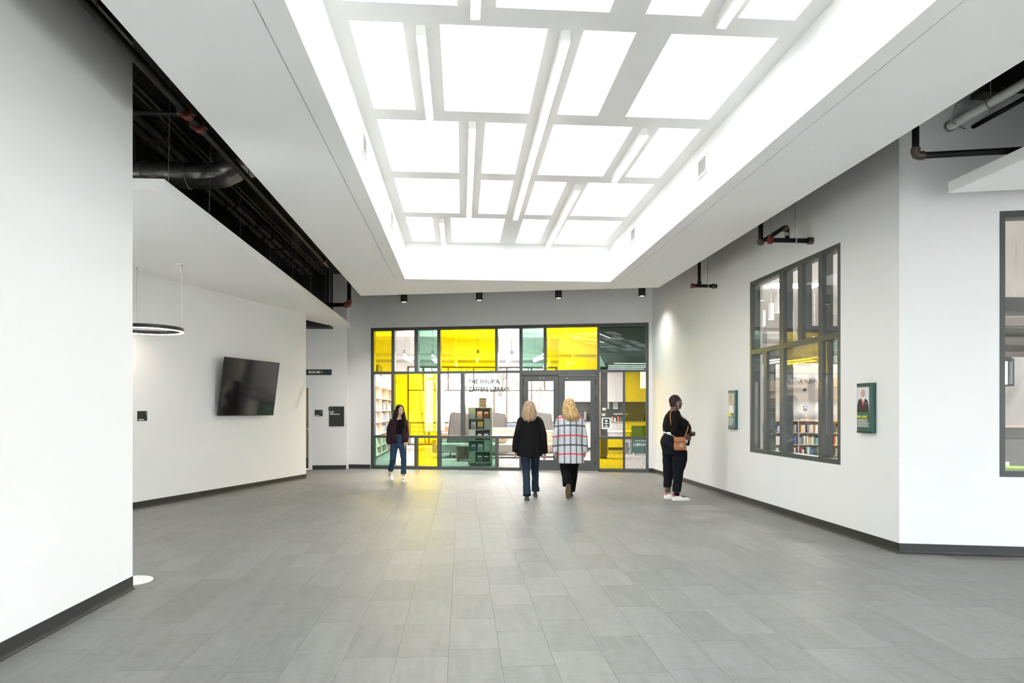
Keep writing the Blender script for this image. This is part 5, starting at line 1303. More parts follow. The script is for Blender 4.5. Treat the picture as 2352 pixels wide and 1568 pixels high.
# ================================================================== people
M['skin_l'] = mat('light_skin', (.60, .36, .26), .5, var=.06, scale=20)
M['skin_a'] = mat('warm_light_skin', (.62, .39, .29), .5, var=.06, scale=20)
M['skin_d'] = mat('deep_brown_skin', (.105, .045, .028), .45, var=.08, scale=20)
def hairmat(name, c0, c1):
    m, nt, b = nmat(name)
    tc = N(nt, 'ShaderNodeTexCoord'); mp = N(nt, 'ShaderNodeMapping'); mp.inputs['Scale'].default_value = (1, 1, .07)
    nz = N(nt, 'ShaderNodeTexNoise'); nz.inputs['Scale'].default_value = 75; nz.inputs['Detail'].default_value = 4
    nt.links.new(tc.outputs['Object'], mp.inputs[0]); nt.links.new(mp.outputs[0], nz.inputs['Vector'])
    cr = N(nt, 'ShaderNodeValToRGB'); cr.color_ramp.elements[0].position = .35; cr.color_ramp.elements[0].color = tuple(c0) + (1,); cr.color_ramp.elements[1].position = .68; cr.color_ramp.elements[1].color = tuple(c1) + (1,)
    nt.links.new(nz.outputs['Fac'], cr.inputs[0]); nt.links.new(cr.outputs[0], b.inputs['Base Color'])
    bp = N(nt, 'ShaderNodeBump'); bp.inputs['Strength'].default_value = .5; bp.inputs['Distance'].default_value = .01
    nt.links.new(nz.outputs['Fac'], bp.inputs['Height']); nt.links.new(bp.outputs[0], b.inputs['Normal'])
    b.inputs['Roughness'].default_value = .6; b.inputs['Specular IOR Level'].default_value = .3
    return m
M['hair_black'] = hairmat('black_hair', (.002, .0018, .0018), (.007, .006, .0055))
M['hair_sandy'] = hairmat('sandy_blonde_hair', (.20, .125, .070), (.50, .36, .23))
M['hair_gold'] = hairmat('golden_blonde_hair', (.30, .165, .060), (.74, .52, .25))
M['hair_crop'] = mat('cropped_dark_hair', (.020, .012, .010), .8, var=.3, scale=120, bump=.6, bscale=160)
M['knit'] = mat('black_knit', (.0035, .0035, .0042), .9, spec=.2, var=.15, scale=40, bump=.25, bscale=220)
M['blackcloth'] = mat('black_trouser_cloth', (.0035, .0035, .004), .9, spec=.2, var=.2, scale=10)
M['navy'] = mat('navy_ponte', (.0045, .0055, .0095), .85, spec=.2, var=.15, scale=10)
M['denim_d'] = mat('dark_denim', (.013, .024, .040), .85, spec=.2, var=.35, scale=14, stretch=(1, 1, .4), bump=.1, bscale=300)
M['denim_b'] = mat('mid_blue_denim', (.022, .052, .100), .85, spec=.2, var=.4, scale=9, stretch=(1, 1, .4), bump=.1, bscale=300)
M['maroon'] = mat('dark_maroon_bomber', (.022, .0075, .010), .7, spec=.25, var=.2, scale=16, bump=.15, bscale=60)
M['whiteshoe'] = mat('white_leather_shoe', (.78, .76, .74), .4, var=.04)
M['blackshoe'] = mat('black_leather_shoe', (.015, .014, .013), .35, var=.1)
M['tansole'] = mat('brown_rubber_sole', (.095, .058, .034), .8, var=.15, scale=25, bump=.3, bscale=120)
M['leather'] = mat('tan_bag_leather', (.36, .145, .055), .45, var=.25, scale=14, bump=.2, bscale=90)
M['lip'] = mat('lip', (.42, .14, .12), .4, var=0)
M['eyew'] = mat('eye_white', (.7, .68, .66), .3, var=0)
# plaid coat
m, nt, b = nmat('grey_plaid_coat')
tc = N(nt, 'ShaderNodeTexCoord'); sx = N(nt, 'ShaderNodeSeparateXYZ'); nt.links.new(tc.outputs['Object'], sx.inputs[0])
def band(src, v0, p, hw):
    a = N(nt, 'ShaderNodeMath', operation='MULTIPLY_ADD'); a.inputs[1].default_value = 1 / p; a.inputs[2].default_value = -v0 / p + .5 + 10
    f = N(nt, 'ShaderNodeMath', operation='FRACT'); s_ = N(nt, 'ShaderNodeMath', operation='SUBTRACT'); s_.inputs[1].default_value = .5
    q = N(nt, 'ShaderNodeMath', operation='ABSOLUTE'); l = N(nt, 'ShaderNodeMath', operation='LESS_THAN'); l.inputs[1].default_value = hw / p
    nt.links.new(src, a.inputs[0]); nt.links.new(a.outputs[0], f.inputs[0]); nt.links.new(f.outputs[0], s_.inputs[0]); nt.links.new(s_.outputs[0], q.inputs[0]); nt.links.new(q.outputs[0], l.inputs[0])
    return l.outputs[0]
zc = N(nt, 'ShaderNodeMath', operation='MULTIPLY_ADD'); xa = N(nt, 'ShaderNodeMath', operation='MULTIPLY')
nt.links.new(sx.outputs[0], xa.inputs[0]); nt.links.new(sx.outputs[0], xa.inputs[1]); nt.links.new(xa.outputs[0], zc.inputs[0]); zc.inputs[1].default_value = .35; nt.links.new(sx.outputs[2], zc.inputs[2])
v1, h1, r1 = band(sx.outputs[0], -.005, .099, .0125), band(zc.outputs[0], .885, .32, .014), band(zc.outputs[0], .737, .303, .0095)
def mixc(fac, a, c, f=1.0):
    x = N(nt, 'ShaderNodeMix', data_type='RGBA')
    mu = N(nt, 'ShaderNodeMath', operation='MULTIPLY'); mu.inputs[1].default_value = f; nt.links.new(fac, mu.inputs[0]); nt.links.new(mu.outputs[0], x.inputs[0])
    if isinstance(a, tuple): x.inputs[6].default_value = a
    else: nt.links.new(a, x.inputs[6])
    x.inputs[7].default_value = c
    return x.outputs[2]
c_ = mixc(v1, (.50, .52, .55, 1), (.06, .065, .07, 1), .82); c_ = mixc(h1, c_, (.03, .035, .04, 1), .85); c_ = mixc(r1, c_, (.62, .012, .03, 1), 1.0)
nt.links.new(c_, b.inputs['Base Color']); b.inputs['Roughness'].default_value = .9
M['plaid'] = m

def ring(cx, cy, z, rx, ry, n=28, p=2.3, sl=0.0):
    o = []
    for j in range(n):
        a = 2 * pi * j / n; c, s_ = cos(a), sin(a)
        x = rx * math.copysign(abs(c) ** (2 / p), c); y = ry * math.copysign(abs(s_) ** (2 / p), s_)
        o.append((cx + x, cy + y, z + sl * y))
    return o
def crng(cx, cy, z, rx, ry, half, th, yaw=0.0, n=40):
    """C-shaped ring: open at the front (+y turned by yaw)"""
    o = []; back = -pi / 2 + yaw
    for j in range(n):
        a = back - half + 2 * half * j / (n - 1)
        k = 1 + .035 * noise.noise(Vector((a * 9, z * 2, cx * 7)))
        o.append((cx + rx * k * cos(a), cy + ry * k * sin(a), z))
    for j in range(n - 1, -1, -1):
        a = back - half + 2 * half * j / (n - 1)
        o.append((cx + (rx - th) * cos(a), cy + (ry - th) * sin(a), z))
    return o
def hand(mb, w_, d, side, curl=.5, s=1.0, spread=1.0):
    """palm and five fingers; d runs to the fingertips, side to the thumb edge, palm faces d x side"""
    w_ = Vector(w_); d = Vector(d).normalized(); side = Vector(side); side = (side - d * side.dot(d)).normalized(); n = d.cross(side)
    def rect(t, hw, ht): return [w_ + d * t * s + side * a * hw * s + n * c * ht * s for a, c in ((-1, -.6), (-.6, -1), (.6, -1), (1, -.6), (1, .6), (.6, 1), (-.6, 1), (-1, .6))]
    mb.loft([rect(-.02, .024, .019), rect(.02, .030, .016), rect(.06, .039, .014), rect(.09, .038, .012)])
    for k, (o, l) in enumerate(((.029, .066), (.010, .076), (-.010, .070), (-.028, .054))):
        p = w_ + (d * .085 + side * o) * s; dd = d.copy(); pts = [p - d * .012 * s]
        for i in range(4):
            pts.append(p); dd = (dd + n * curl * .42 + side * o * .6 * spread).normalized(); p = p + dd * l / 3 * s
        mb.tube(pts, [.0092 * s, .0090 * s, .0085 * s, .0078 * s, .0062 * s], 8)
    p = w_ + (d * .022 + side * .026) * s; dd = (d * .75 + side * .75 + n * .25).normalized(); pts = []
    for i in range(4):
        pts.append(p); p = p + dd * .026 * s; dd = (dd + d * .35 + n * curl * .2).normalized()
    mb.tube(pts, [.013 * s, .0115 * s, .0095 * s, .007 * s], 8)
def head(mb, c, yaw, s=1.0, w=.074, l=.094, h=.112):
    R = Matrix.Rotation(yaw, 4, 'Z'); c = Vector(c)
    def e(o, r): mb.ell(c + R @ (Vector(o) * s), [q * s for q in r], 18, 12, R.to_3x3())
    e((0, -.008, .018), (w, l, h * .82)); e((0, .022, -.045), (w * .76, l * .66, .066)); e((0, .055, -.083), (.027, .026, .022))
    e((0, .086, -.012), (.0125, .017, .022)); e((0, .074, .026), (w * .60, .016, .012))
    e((0, .080, -.047), (.024, .012, .010)); e((0, .078, -.060), (.022, .011, .008))
    for q in (-1, 1):
        e((q * w * .98, -.006, -.012), (.010, .019, .030)); e((q * .035, .058, -.025), (.024, .022, .022))
    return R
def face(root, c, R, s, brow, lip='lip'):
    c = Vector(c)
    for q in (-1, 1):
        MB().ell(c + R @ (Vector((q * .030, .0765, .008)) * s), (.0125 * s, .008 * s, .007 * s), 10, 8, R.to_3x3()).obj('eye', M['eyew'], root, smooth=True)
        MB().ell(c + R @ (Vector((q * .030, .0835, .008)) * s), (.0055 * s, .003 * s, .0058 * s), 10, 8, R.to_3x3()).obj('iris', M['blackpl'], root, smooth=True)
        MB().ell(c + R @ (Vector((q * .031, .083, .026)) * s), (.018 * s, .006 * s, .0035 * s), 10, 8, R.to_3x3()).obj('eyebrow', M[brow], root, smooth=True)
    MB().ell(c + R @ (Vector((0, .0885, -.053)) * s), (.019 * s, .006 * s, .0075 * s), 12, 8, R.to_3x3()).obj('lips', M[lip], root, smooth=True)
def shoe(root, heel, yaw, L=.25, wd=.045, m='whiteshoe', sole='whiteshoe', pitch=0.0, collar_m=None, thick=.022, name='shoe'):
    """upper, sole; heel at the ground point, toe along +y turned by yaw"""
    T = Matrix.Translation(heel) @ Matrix.Rotation(yaw, 4, 'Z') @ Matrix.Rotation(pitch, 4, 'X')
    W = lambda t: wd * (.70 + .30 * sin(pi * min(1, t * 1.1)) if t < .85 else .86 - 1.9 * (t - .85)) if t < 1 else wd * .45
    prof = [(0, .055), (.06, .078), (.2, .092), (.32, .090), (.48, .070), (.65, .054), (.82, .046), (.94, .036), (1, .020)]
    rings = []
    for t, h in prof:
        w_ = max(.012, W(t)); rings.append([(w_ * cos(a) * (1 if sin(a) < .3 else .86), t * L, max(thick * .6, thick * .8 + (h - thick * .8) * max(0, sin(a)) ** .8) if sin(a) > 0 else thick * .7) for a in [2 * pi * j / 20 for j in range(20)]])
    up = MB().loft(rings).xf(T).obj('shoe_upper' if name == 'shoe' else name, M[m], root, smooth=True)
    MB().loft([[(max(.014, W(t)) * 1.06 * sx_, t * L * 1.02 - .004, z) for sx_, z in ((-1, 0), (1, 0), (1, thick), (-1, thick))] for t in (0, .06, .2, .4, .6, .8, .92, 1)]).xf(T).obj('shoe_sole', M[sole], root, bevel=.003)
    if collar_m: MB().loft([[(wd * .72 * sx_, y, z) for sx_, y, z in ((-1, -.004, .062), (1, -.004, .062), (1, .008, .085), (-1, .008, .085))], [(wd * .80 * sx_, y, z) for sx_, y, z in ((-1, .025, .068), (1, .025, .068), (1, .035, .094), (-1, .035, .094))]]).xf(T).obj('heel_tab', M[collar_m], root, bevel=.004)
    return up
def garment(root, name, mb, m, vox=.010, it=5):
    return mkobj(name, fused(mb, vox, it, name), M[m], root)
def wrinkle(mb, amp, sc, seed=0):
    mb.v = [tuple(Vector(p) + Vector((noise.noise(Vector((p[0] * sc, p[1] * sc, p[2] * sc * .6 + seed))), noise.noise(Vector((p[0] * sc + 31, p[1] * sc, p[2] * sc * .6 + seed))), 0)) * amp) for p in mb.v]
    return mb
def wrinkle_obj(o, amp, sc, seed=0, zs=.5):
    me = o.data; out = []
    for v, nn in zip(me.vertices, [q.vector.copy() for q in me.vertex_normals]):
        p = v.co; q = p + nn * (amp * noise.noise(Vector((p.x * sc + seed, p.y * sc, p.z * sc * zs)))); out += [q.x, q.y, q.z]
    me.vertices.foreach_set('co', out); me.update()
def hair_obj(root, rings, m, name='hair', amp=.06, rag=.05, seed=0, freq=11, n=96, wave=0.0):
    """closed shell of strands: rings are (z, cx, cy, rx, ry) from the crown down"""
    R2 = []; k = len(rings)
    fine = []
    for i in range(k - 1):
        for j in range(4): fine.append(tuple(a + (c - a) * j / 4 for a, c in zip(rings[i], rings[i + 1])))
    fine.append(rings[-1])
    K = len(fine)
    for i, (z, cx, cy, rx, ry) in enumerate(fine):
        o = []; t = i / (K - 1)
        for j in range(n):
            a = 2 * pi * j / n
            s_ = noise.noise(Vector((cos(a) * freq / 2, sin(a) * freq / 2, z * 1.5 + seed)))
            s2 = noise.noise(Vector((cos(a) * freq * 1.7, sin(a) * freq * 1.7, z * 2.5 + seed + 9)))
            wv = wave * t * sin(z * 62 + 5 * noise.noise(Vector((cos(a) * 2, sin(a) * 2, seed))))
            q = 1 + (amp * s_ + amp * .7 * s2) * min(1, t * 2.5) + wv
            o.append((cx + rx * q * cos(a), cy + ry * q * sin(a), z + rag * t ** 3 * (s_ + .8 * s2)))
        R2.append(o)
    return MB().loft(R2).obj(name, M[m], root, smooth=True)

# ---------------------------------------------------------------- woman in the black cardigan, walking away
def woman_cardigan():
    r = thing('person', 'woman with sandy blonde hair, black cardigan and dark jeans walking to the door', 'person', (1.127, 11.20, 0), -.05)
    b = MB(); hc = (-.012, .0, 1.50)
    R = head(b, hc, .05, .98)
    b.tube([(-.01, -.015, 1.30), (-.01, -.012, 1.45)], [.058, .052], 14)
    b.loft([ring(0, 0, .78, .15, .10), ring(0, 0, .95, .135, .09), ring(0, 0, 1.15, .145, .095), ring(0, 0, 1.29, .14, .075), ring(0, 0, 1.345, .07, .055)])
    A = [((-.150, -.005, 1.285), (-.212, -.03, 1.03), (-.245, -.01, .80)), ((.155, -.005, 1.285), (.222, .0, 1.03), (.248, .03, .775))]
    for sh, el, wr in A: b.tube([Vector(sh) * .9 + Vector((0, 0, .10)), Vector(sh).lerp(Vector(el), .5), el, Vector(el).lerp(Vector(wr), .5), wr], [.034, .040, .036, .033, .025], 12)
    hand(b, A[0][2], (-.02, .05, -1), (.3, 1, 0), .5); hand(b, A[1][2], (.03, .12, -1), (-.3, 1, 0), -.45)
    Lg = [((-.080, 0, .80), (-.066, -.03, .455), (-.062, -.27, .10)), ((.085, 0, .80), (.092, .17, .455), (.102, .24, .10))]
    for h_, k_, a_ in Lg: b.tube([h_, k_, a_], [.078, .050, .034], 14); b.ell((a_[0], a_[1] + .06, .045), (.028, .085, .030))
    mkobj('body', fused(b, .006, 3, 'body'), M['skin_l'], r)
    face(r, hc, R, .98, 'hair_sandy')
    g = MB(); g.loft([ring(0, 0, .72, .163, .118), ring(0, 0, .80, .160, .115), ring(0, 0, .97, .145, .10)])
    for q, (h_, k_, a_) in enumerate(Lg):
        k = Vector(k_); a = Vector(a_); h = Vector(h_)
        g.tube([h, h.lerp(k, .4), k, k.lerp(a, .45), k.lerp(a, .85), (a.x, a.y - .005, .075 if q == 0 else .085)], [.092, .080, .064, .060, .063, .068], 18)
    o = garment(r, 'jeans', g, 'denim_d'); wrinkle_obj(o, .008, 22, 3)
    c = MB(); c.loft([ring(-.008, -.005, .700, .212, .150, sl=.02), ring(-.008, -.005, .80, .202, .145), ring(-.004, -.003, .95, .182, .130), ring(0, 0, 1.12, .165, .118), ring(0, 0, 1.24, .160, .105), ring(0, -.005, 1.30, .122, .085), ring(0, -.01, 1.345, .072, .06)])
    for sh, el, wr in A:
        s_, e_, w_ = Vector(sh), Vector(el), Vector(wr); c.tube([s_ + Vector((0, 0, .005)), s_.lerp(e_, .5), e_, e_.lerp(w_, .55), w_ + Vector((0, 0, -.035))], [.056, .061, .058, .056, .052], 16); c.ell(s_ + Vector((-s_.x * .10, 0, .0)), (.064, .062, .060))
    o = garment(r, 'cardigan', c, 'knit'); wrinkle_obj(o, .016, 13, 5, .35)
    hair_obj(r, [(1.612, -.012, -.005, .018, .02), (1.602, -.012, -.008, .052, .06), (1.575, -.012, -.010, .080, .094), (1.53, -.012, -.014, .096, .108), (1.47, -.012, -.022, .108, .108), (1.41, -.012, -.030, .122, .104), (1.35, -.012, -.040, .122, .094), (1.30, -.016, -.052, .104, .075), (1.275, -.018, -.056, .080, .06)], 'hair_sandy', amp=.07, rag=.035, seed=2)
    shoe(r, (-.062, -.335, 0), 0, .255, .042, 'blackshoe', 'blackshoe', thick=.028)
    shoe(r, (.102, .19, 0), 0, .255, .042, 'blackshoe', 'blackshoe', thick=.028)
woman_cardigan()

# ---------------------------------------------------------------- woman in the plaid coat, walking away
def woman_plaid():
    r = thing('person', 'woman with wavy golden hair and grey plaid coat walking to the door', 'person', (1.795, 11.22, 0), -.06)
    b = MB(); hc = (-.018, .0, 1.535)
    R = head(b, hc, 0, 1.0)
    b.tube([(-.012, -.012, 1.32), (-.016, -.01, 1.48)], [.058, .052], 14)
    b.loft([ring(0, 0, .78, .16, .11), ring(0, 0, .95, .145, .10), ring(0, 0, 1.15, .15, .10), ring(0, 0, 1.31, .145, .08), ring(0, 0, 1.37, .07, .055)])
    A = [((-.175, -.005, 1.305), (-.232, -.03, 1.03), (-.252, .01, .80)), ((.160, -.005, 1.305), (.226, -.02, 1.03), (.254, .02, .80))]
    for sh, el, wr in A: b.tube([Vector(sh) * .9 + Vector((0, 0, .10)), el, wr], [.034, .038, .025], 12)
    hand(b, A[0][2], (.03, .1, -1), (.3, 1, 0), .6); hand(b, A[1][2], (-.03, .1, -1), (-.3, 1, 0), -.6)
    Lg = [((-.085, 0, .80), (-.070, .03, .46), (-.050, -.10, .255)), ((.085, 0, .80), (.060, .14, .455), (.032, .19, .10))]
    for h_, k_, a_ in Lg: b.tube([h_, k_, a_], [.08, .052, .034], 14)
    b.ell((.032, .25, .045), (.028, .085, .030))
    mkobj('body', fused(b, .006, 3, 'body'), M['skin_l'], r)
    face(r, hc, R, 1.0, 'hair_gold')
    g = MB(); g.loft([ring(0, 0, .70, .165, .12), ring(0, 0, .82, .165, .12), ring(0, 0, .97, .15, .105)])
    for q, (h_, k_, a_) in enumerate(Lg):
        k = Vector(k_); a = Vector(a_); h = Vector(h_)
        if q: g.tube([h, h.lerp(k, .5), k, k.lerp(a, .5), (a.x, a.y, .085)], [.098, .092, .084, .080, .078], 18)
        else: g.tube([h, h.lerp(k, .5), k, k.lerp(a, .5), (a.x - .003, a.y - .005, .215)], [.098, .092, .084, .078, .074], 18)
    o = garment(r, 'trousers', g, 'blackcloth'); wrinkle_obj(o, .012, 14, 8, .3)
    c = MB(); c.loft([ring(.012, -.005, .578, .225, .150, p=2.6), ring(.010, -.003, .70, .215, .146, p=2.6), ring(.006, 0, .85, .200, .138), ring(0, 0, 1.02, .185, .128), ring(-.004, 0, 1.18, .184, .122), ring(-.006, 0, 1.27, .172, .104), ring(-.008, -.006, 1.33, .128, .084), ring(-.012, -.01, 1.375, .076, .062)])
    for sh, el, wr in A:
        s_, e_, w_ = Vector(sh), Vector(el), Vector(wr); c.tube([s_ + Vector((0, 0, .008)), s_.lerp(e_, .5), e_, e_.lerp(w_, .55), w_ + Vector((0, 0, -.040))], [.056, .061, .058, .053, .049], 16); c.ell(s_ + Vector((-s_.x * .10, 0, .002)), (.066, .064, .060))
    o = garment(r, 'plaid_coat', c, 'plaid'); wrinkle_obj(o, .013, 12, 5, .3)
    p = MB().box(-.215, -.135, -.165, -.12, .80, .86); 
    hair_obj(r, [(1.652, -.018, -.005, .018, .02), (1.640, -.018, -.008, .056, .062), (1.61, -.018, -.010, .084, .098), (1.56, -.016, -.015, .099, .112), (1.50, -.012, -.026, .112, .116), (1.44, -.004, -.040, .128, .116), (1.38, .006, -.052, .140, .108), (1.325, .016, -.064, .120, .085), (1.29, .020, -.070, .085, .06)], 'hair_gold', amp=.10, rag=.045, seed=5, wave=.035)
    curls = [(.10, -.07, 1.41, .10), (.128, -.045, 1.40, .09), (.06, -.10, 1.39, .11), (-.05, -.10, 1.40, .10), (-.10, -.06, 1.40, .07), (.015, -.11, 1.39, .13)]
    for i, (x, y, z, l) in enumerate(curls):
        pts = [(x + .014 * cos(k * .9 + i) + .012 * k / 10, y + .014 * sin(k * .9 + i) - .002 * k, z - l * k / 12) for k in range(13)]
        MB().tube(pts, [.022 - .0014 * k for k in range(13)], 8).obj('hair_curl', M['hair_gold'], r, smooth=True)
    shoe(r, (.032, .14, 0), 0, .25, .042, 'blackshoe', 'tansole', thick=.02)
    shoe(r, (-.045, -.185, .238), 0, .245, .043, 'blackshoe', 'tansole', pitch=radians(-78), thick=.026)
woman_plaid()

# ---------------------------------------------------------------- young woman in the maroon bomber, walking towards the viewer
def woman_bomber():
    r = thing('person', 'young woman with long black hair, maroon bomber jacket, blue jeans and white sneakers', 'person', (-1.30, 14.15, 0), radians(188.5))
    yaw = radians(22); hc = (-.036, .02, 1.452)
    b = MB(); R = head(b, hc, yaw, .97, w=.070)
    b.tube([(-.02, -.01, 1.24), (-.03, .0, 1.40)], [.055, .047], 14)
    b.loft([ring(0, 0, .78, .14, .10), ring(-.01, 0, .95, .115, .085), ring(-.01, 0, 1.12, .13, .09), ring(0, 0, 1.235, .13, .072), ring(-.01, 0, 1.29, .06, .05)])
    A = [((.135, 0, 1.225), (.182, -.035, .985), (.178, .035, .755)), ((-.140, 0, 1.225), (-.168, -.02, 1.00), (-.150, .06, .80))]
    for sh, el, wr in A: b.tube([Vector(sh) * .9 + Vector((0, 0, .10)), el, wr], [.030, .033, .023], 12)
    hand(b, A[0][2], (0, .1, -1), (-.25, 1, 0), .6, .95); hand(b, A[1][2], (.25, .3, -1), (.3, 1, 0), -.6, .95)
    Lg = [((.075, 0, .78), (.098, .02, .47), (.140, -.27, .20)), ((-.085, 0, .78), (-.108, .12, .47), (-.100, .14, .11))]
    for h_, k_, a_ in Lg: b.tube([h_, k_, a_], [.072, .046, .031], 14)
    b.ell((-.10, .2, .045), (.028, .085, .030)); b.ell((.150, -.24, .12), (.032, .06, .08))
    mkobj('body', fused(b, .006, 3, 'body'), M['skin_a'], r)
    face(r, hc, R, .97, 'hair_black')
    g = MB(); g.loft([ring(-.008, 0, .70, .150, .112), ring(-.008, 0, .80, .150, .110), ring(-.008, 0, .90, .132, .098), ring(-.008, 0, .99, .122, .092)])
    for q, (h_, k_, a_) in enumerate(Lg):
        k = Vector(k_); a = Vector(a_); h = Vector(h_)
        g.tube([h, h.lerp(k, .5), k, k.lerp(a, .5), k.lerp(a, .97 if q == 0 else .88)], [.086, .074, .060, .054, .058], 18)
    o = garment(r, 'jeans', g, 'denim_b'); wrinkle_obj(o, .008, 22, 3)
    t_ = MB().loft([ring(-.008, .004, .96, .122, .096), ring(-.008, .004, 1.1, .128, .098), ring(-.006, .002, 1.22, .128, .080), ring(-.012, .004, 1.265, .07, .058)])
    garment(r, 'black_top', t_, 'blackcloth', .010, 3)
    # jacket: open at the front, built as a C shell
    ja = MB()
    prof = [(.775, -.006, .150, .122, 2.84), (.80, -.006, .168, .134, 2.82), (.90, -.004, .172, .136, 2.80), (1.05, 0, .168, .130, 2.80), (1.16, 0, .165, .118, 2.82), (1.23, 0, .148, .096, 2.82), (1.275, -.006, .095, .072, 2.78)]
    ja.loft([crng(cx, 0, z, rx, ry, hf, .028, yaw=.10) for z, cx, rx, ry, hf in prof])
    for sh, el, wr in A:
        s_, e_, w_ = Vector(sh), Vector(el), Vector(wr); ja.tube([s_, s_.lerp(e_, .5), e_, e_.lerp(w_, .5), w_ + Vector((0, 0, .03)), w_ + Vector((0, 0, .0))], [.052, .060, .058, .060, .055, .038], 16); ja.ell(s_ + Vector((-s_.x * .10, 0, 0)), (.058, .056, .054))
    o = garment(r, 'bomber_jacket', ja, 'maroon', .009, 4); wrinkle_obj(o, .014, 17, 2, .6)
    h = MB(); c = Vector(hc)
    h.ell(c + R @ Vector((0, -.020, .026)), (.079, .096, .098), 24, 14, R.to_3x3())
    o = [crng(c.x, c.y - .012, z, rx, ry, hf, .03, yaw=yaw) for z, rx, ry, hf in ((1.56, .045, .06, 2.2), (1.53, .078, .094, 2.25), (1.47, .085, .100, 2.22), (1.41, .089, .102, 2.15), (1.34, .094, .104, 2.0), (1.27, .098, .106, 1.75), (1.19, .095, .108, 1.4))]
    h.loft(o)
    # falls: one behind the right shoulder, one over the left front
    h.tube([(.03, -.045, 1.46), (.05, -.055, 1.36), (.065, -.075, 1.28), (.07, -.095, 1.16)], [.04, .045, .04, .02], 14)
    h.tube([(-.10, .02, 1.44), (-.118, .05, 1.34), (-.128, .088, 1.24), (-.125, .112, 1.14), (-.11, .115, 1.07)], [.030, .036, .040, .038, .016], 14)
    h.tube([(-.02, -.08, 1.42), (-.02, -.10, 1.25), (-.02, -.115, 1.1)], [.07, .075, .05], 14)
    o = mkobj('hair', fused(h, .007, 8, 'hair'), M['hair_black'], r)
    wrinkle_obj(o, .006, 60, 1, .1)
    shoe(r, (-.10, .085, 0), radians(-4), .245, .043, 'whiteshoe', 'whiteshoe', thick=.026)
    shoe(r, (.150, -.335, .105), radians(8), .24, .042, 'whiteshoe', 'whiteshoe', pitch=radians(-27), thick=.026)
woman_bomber()

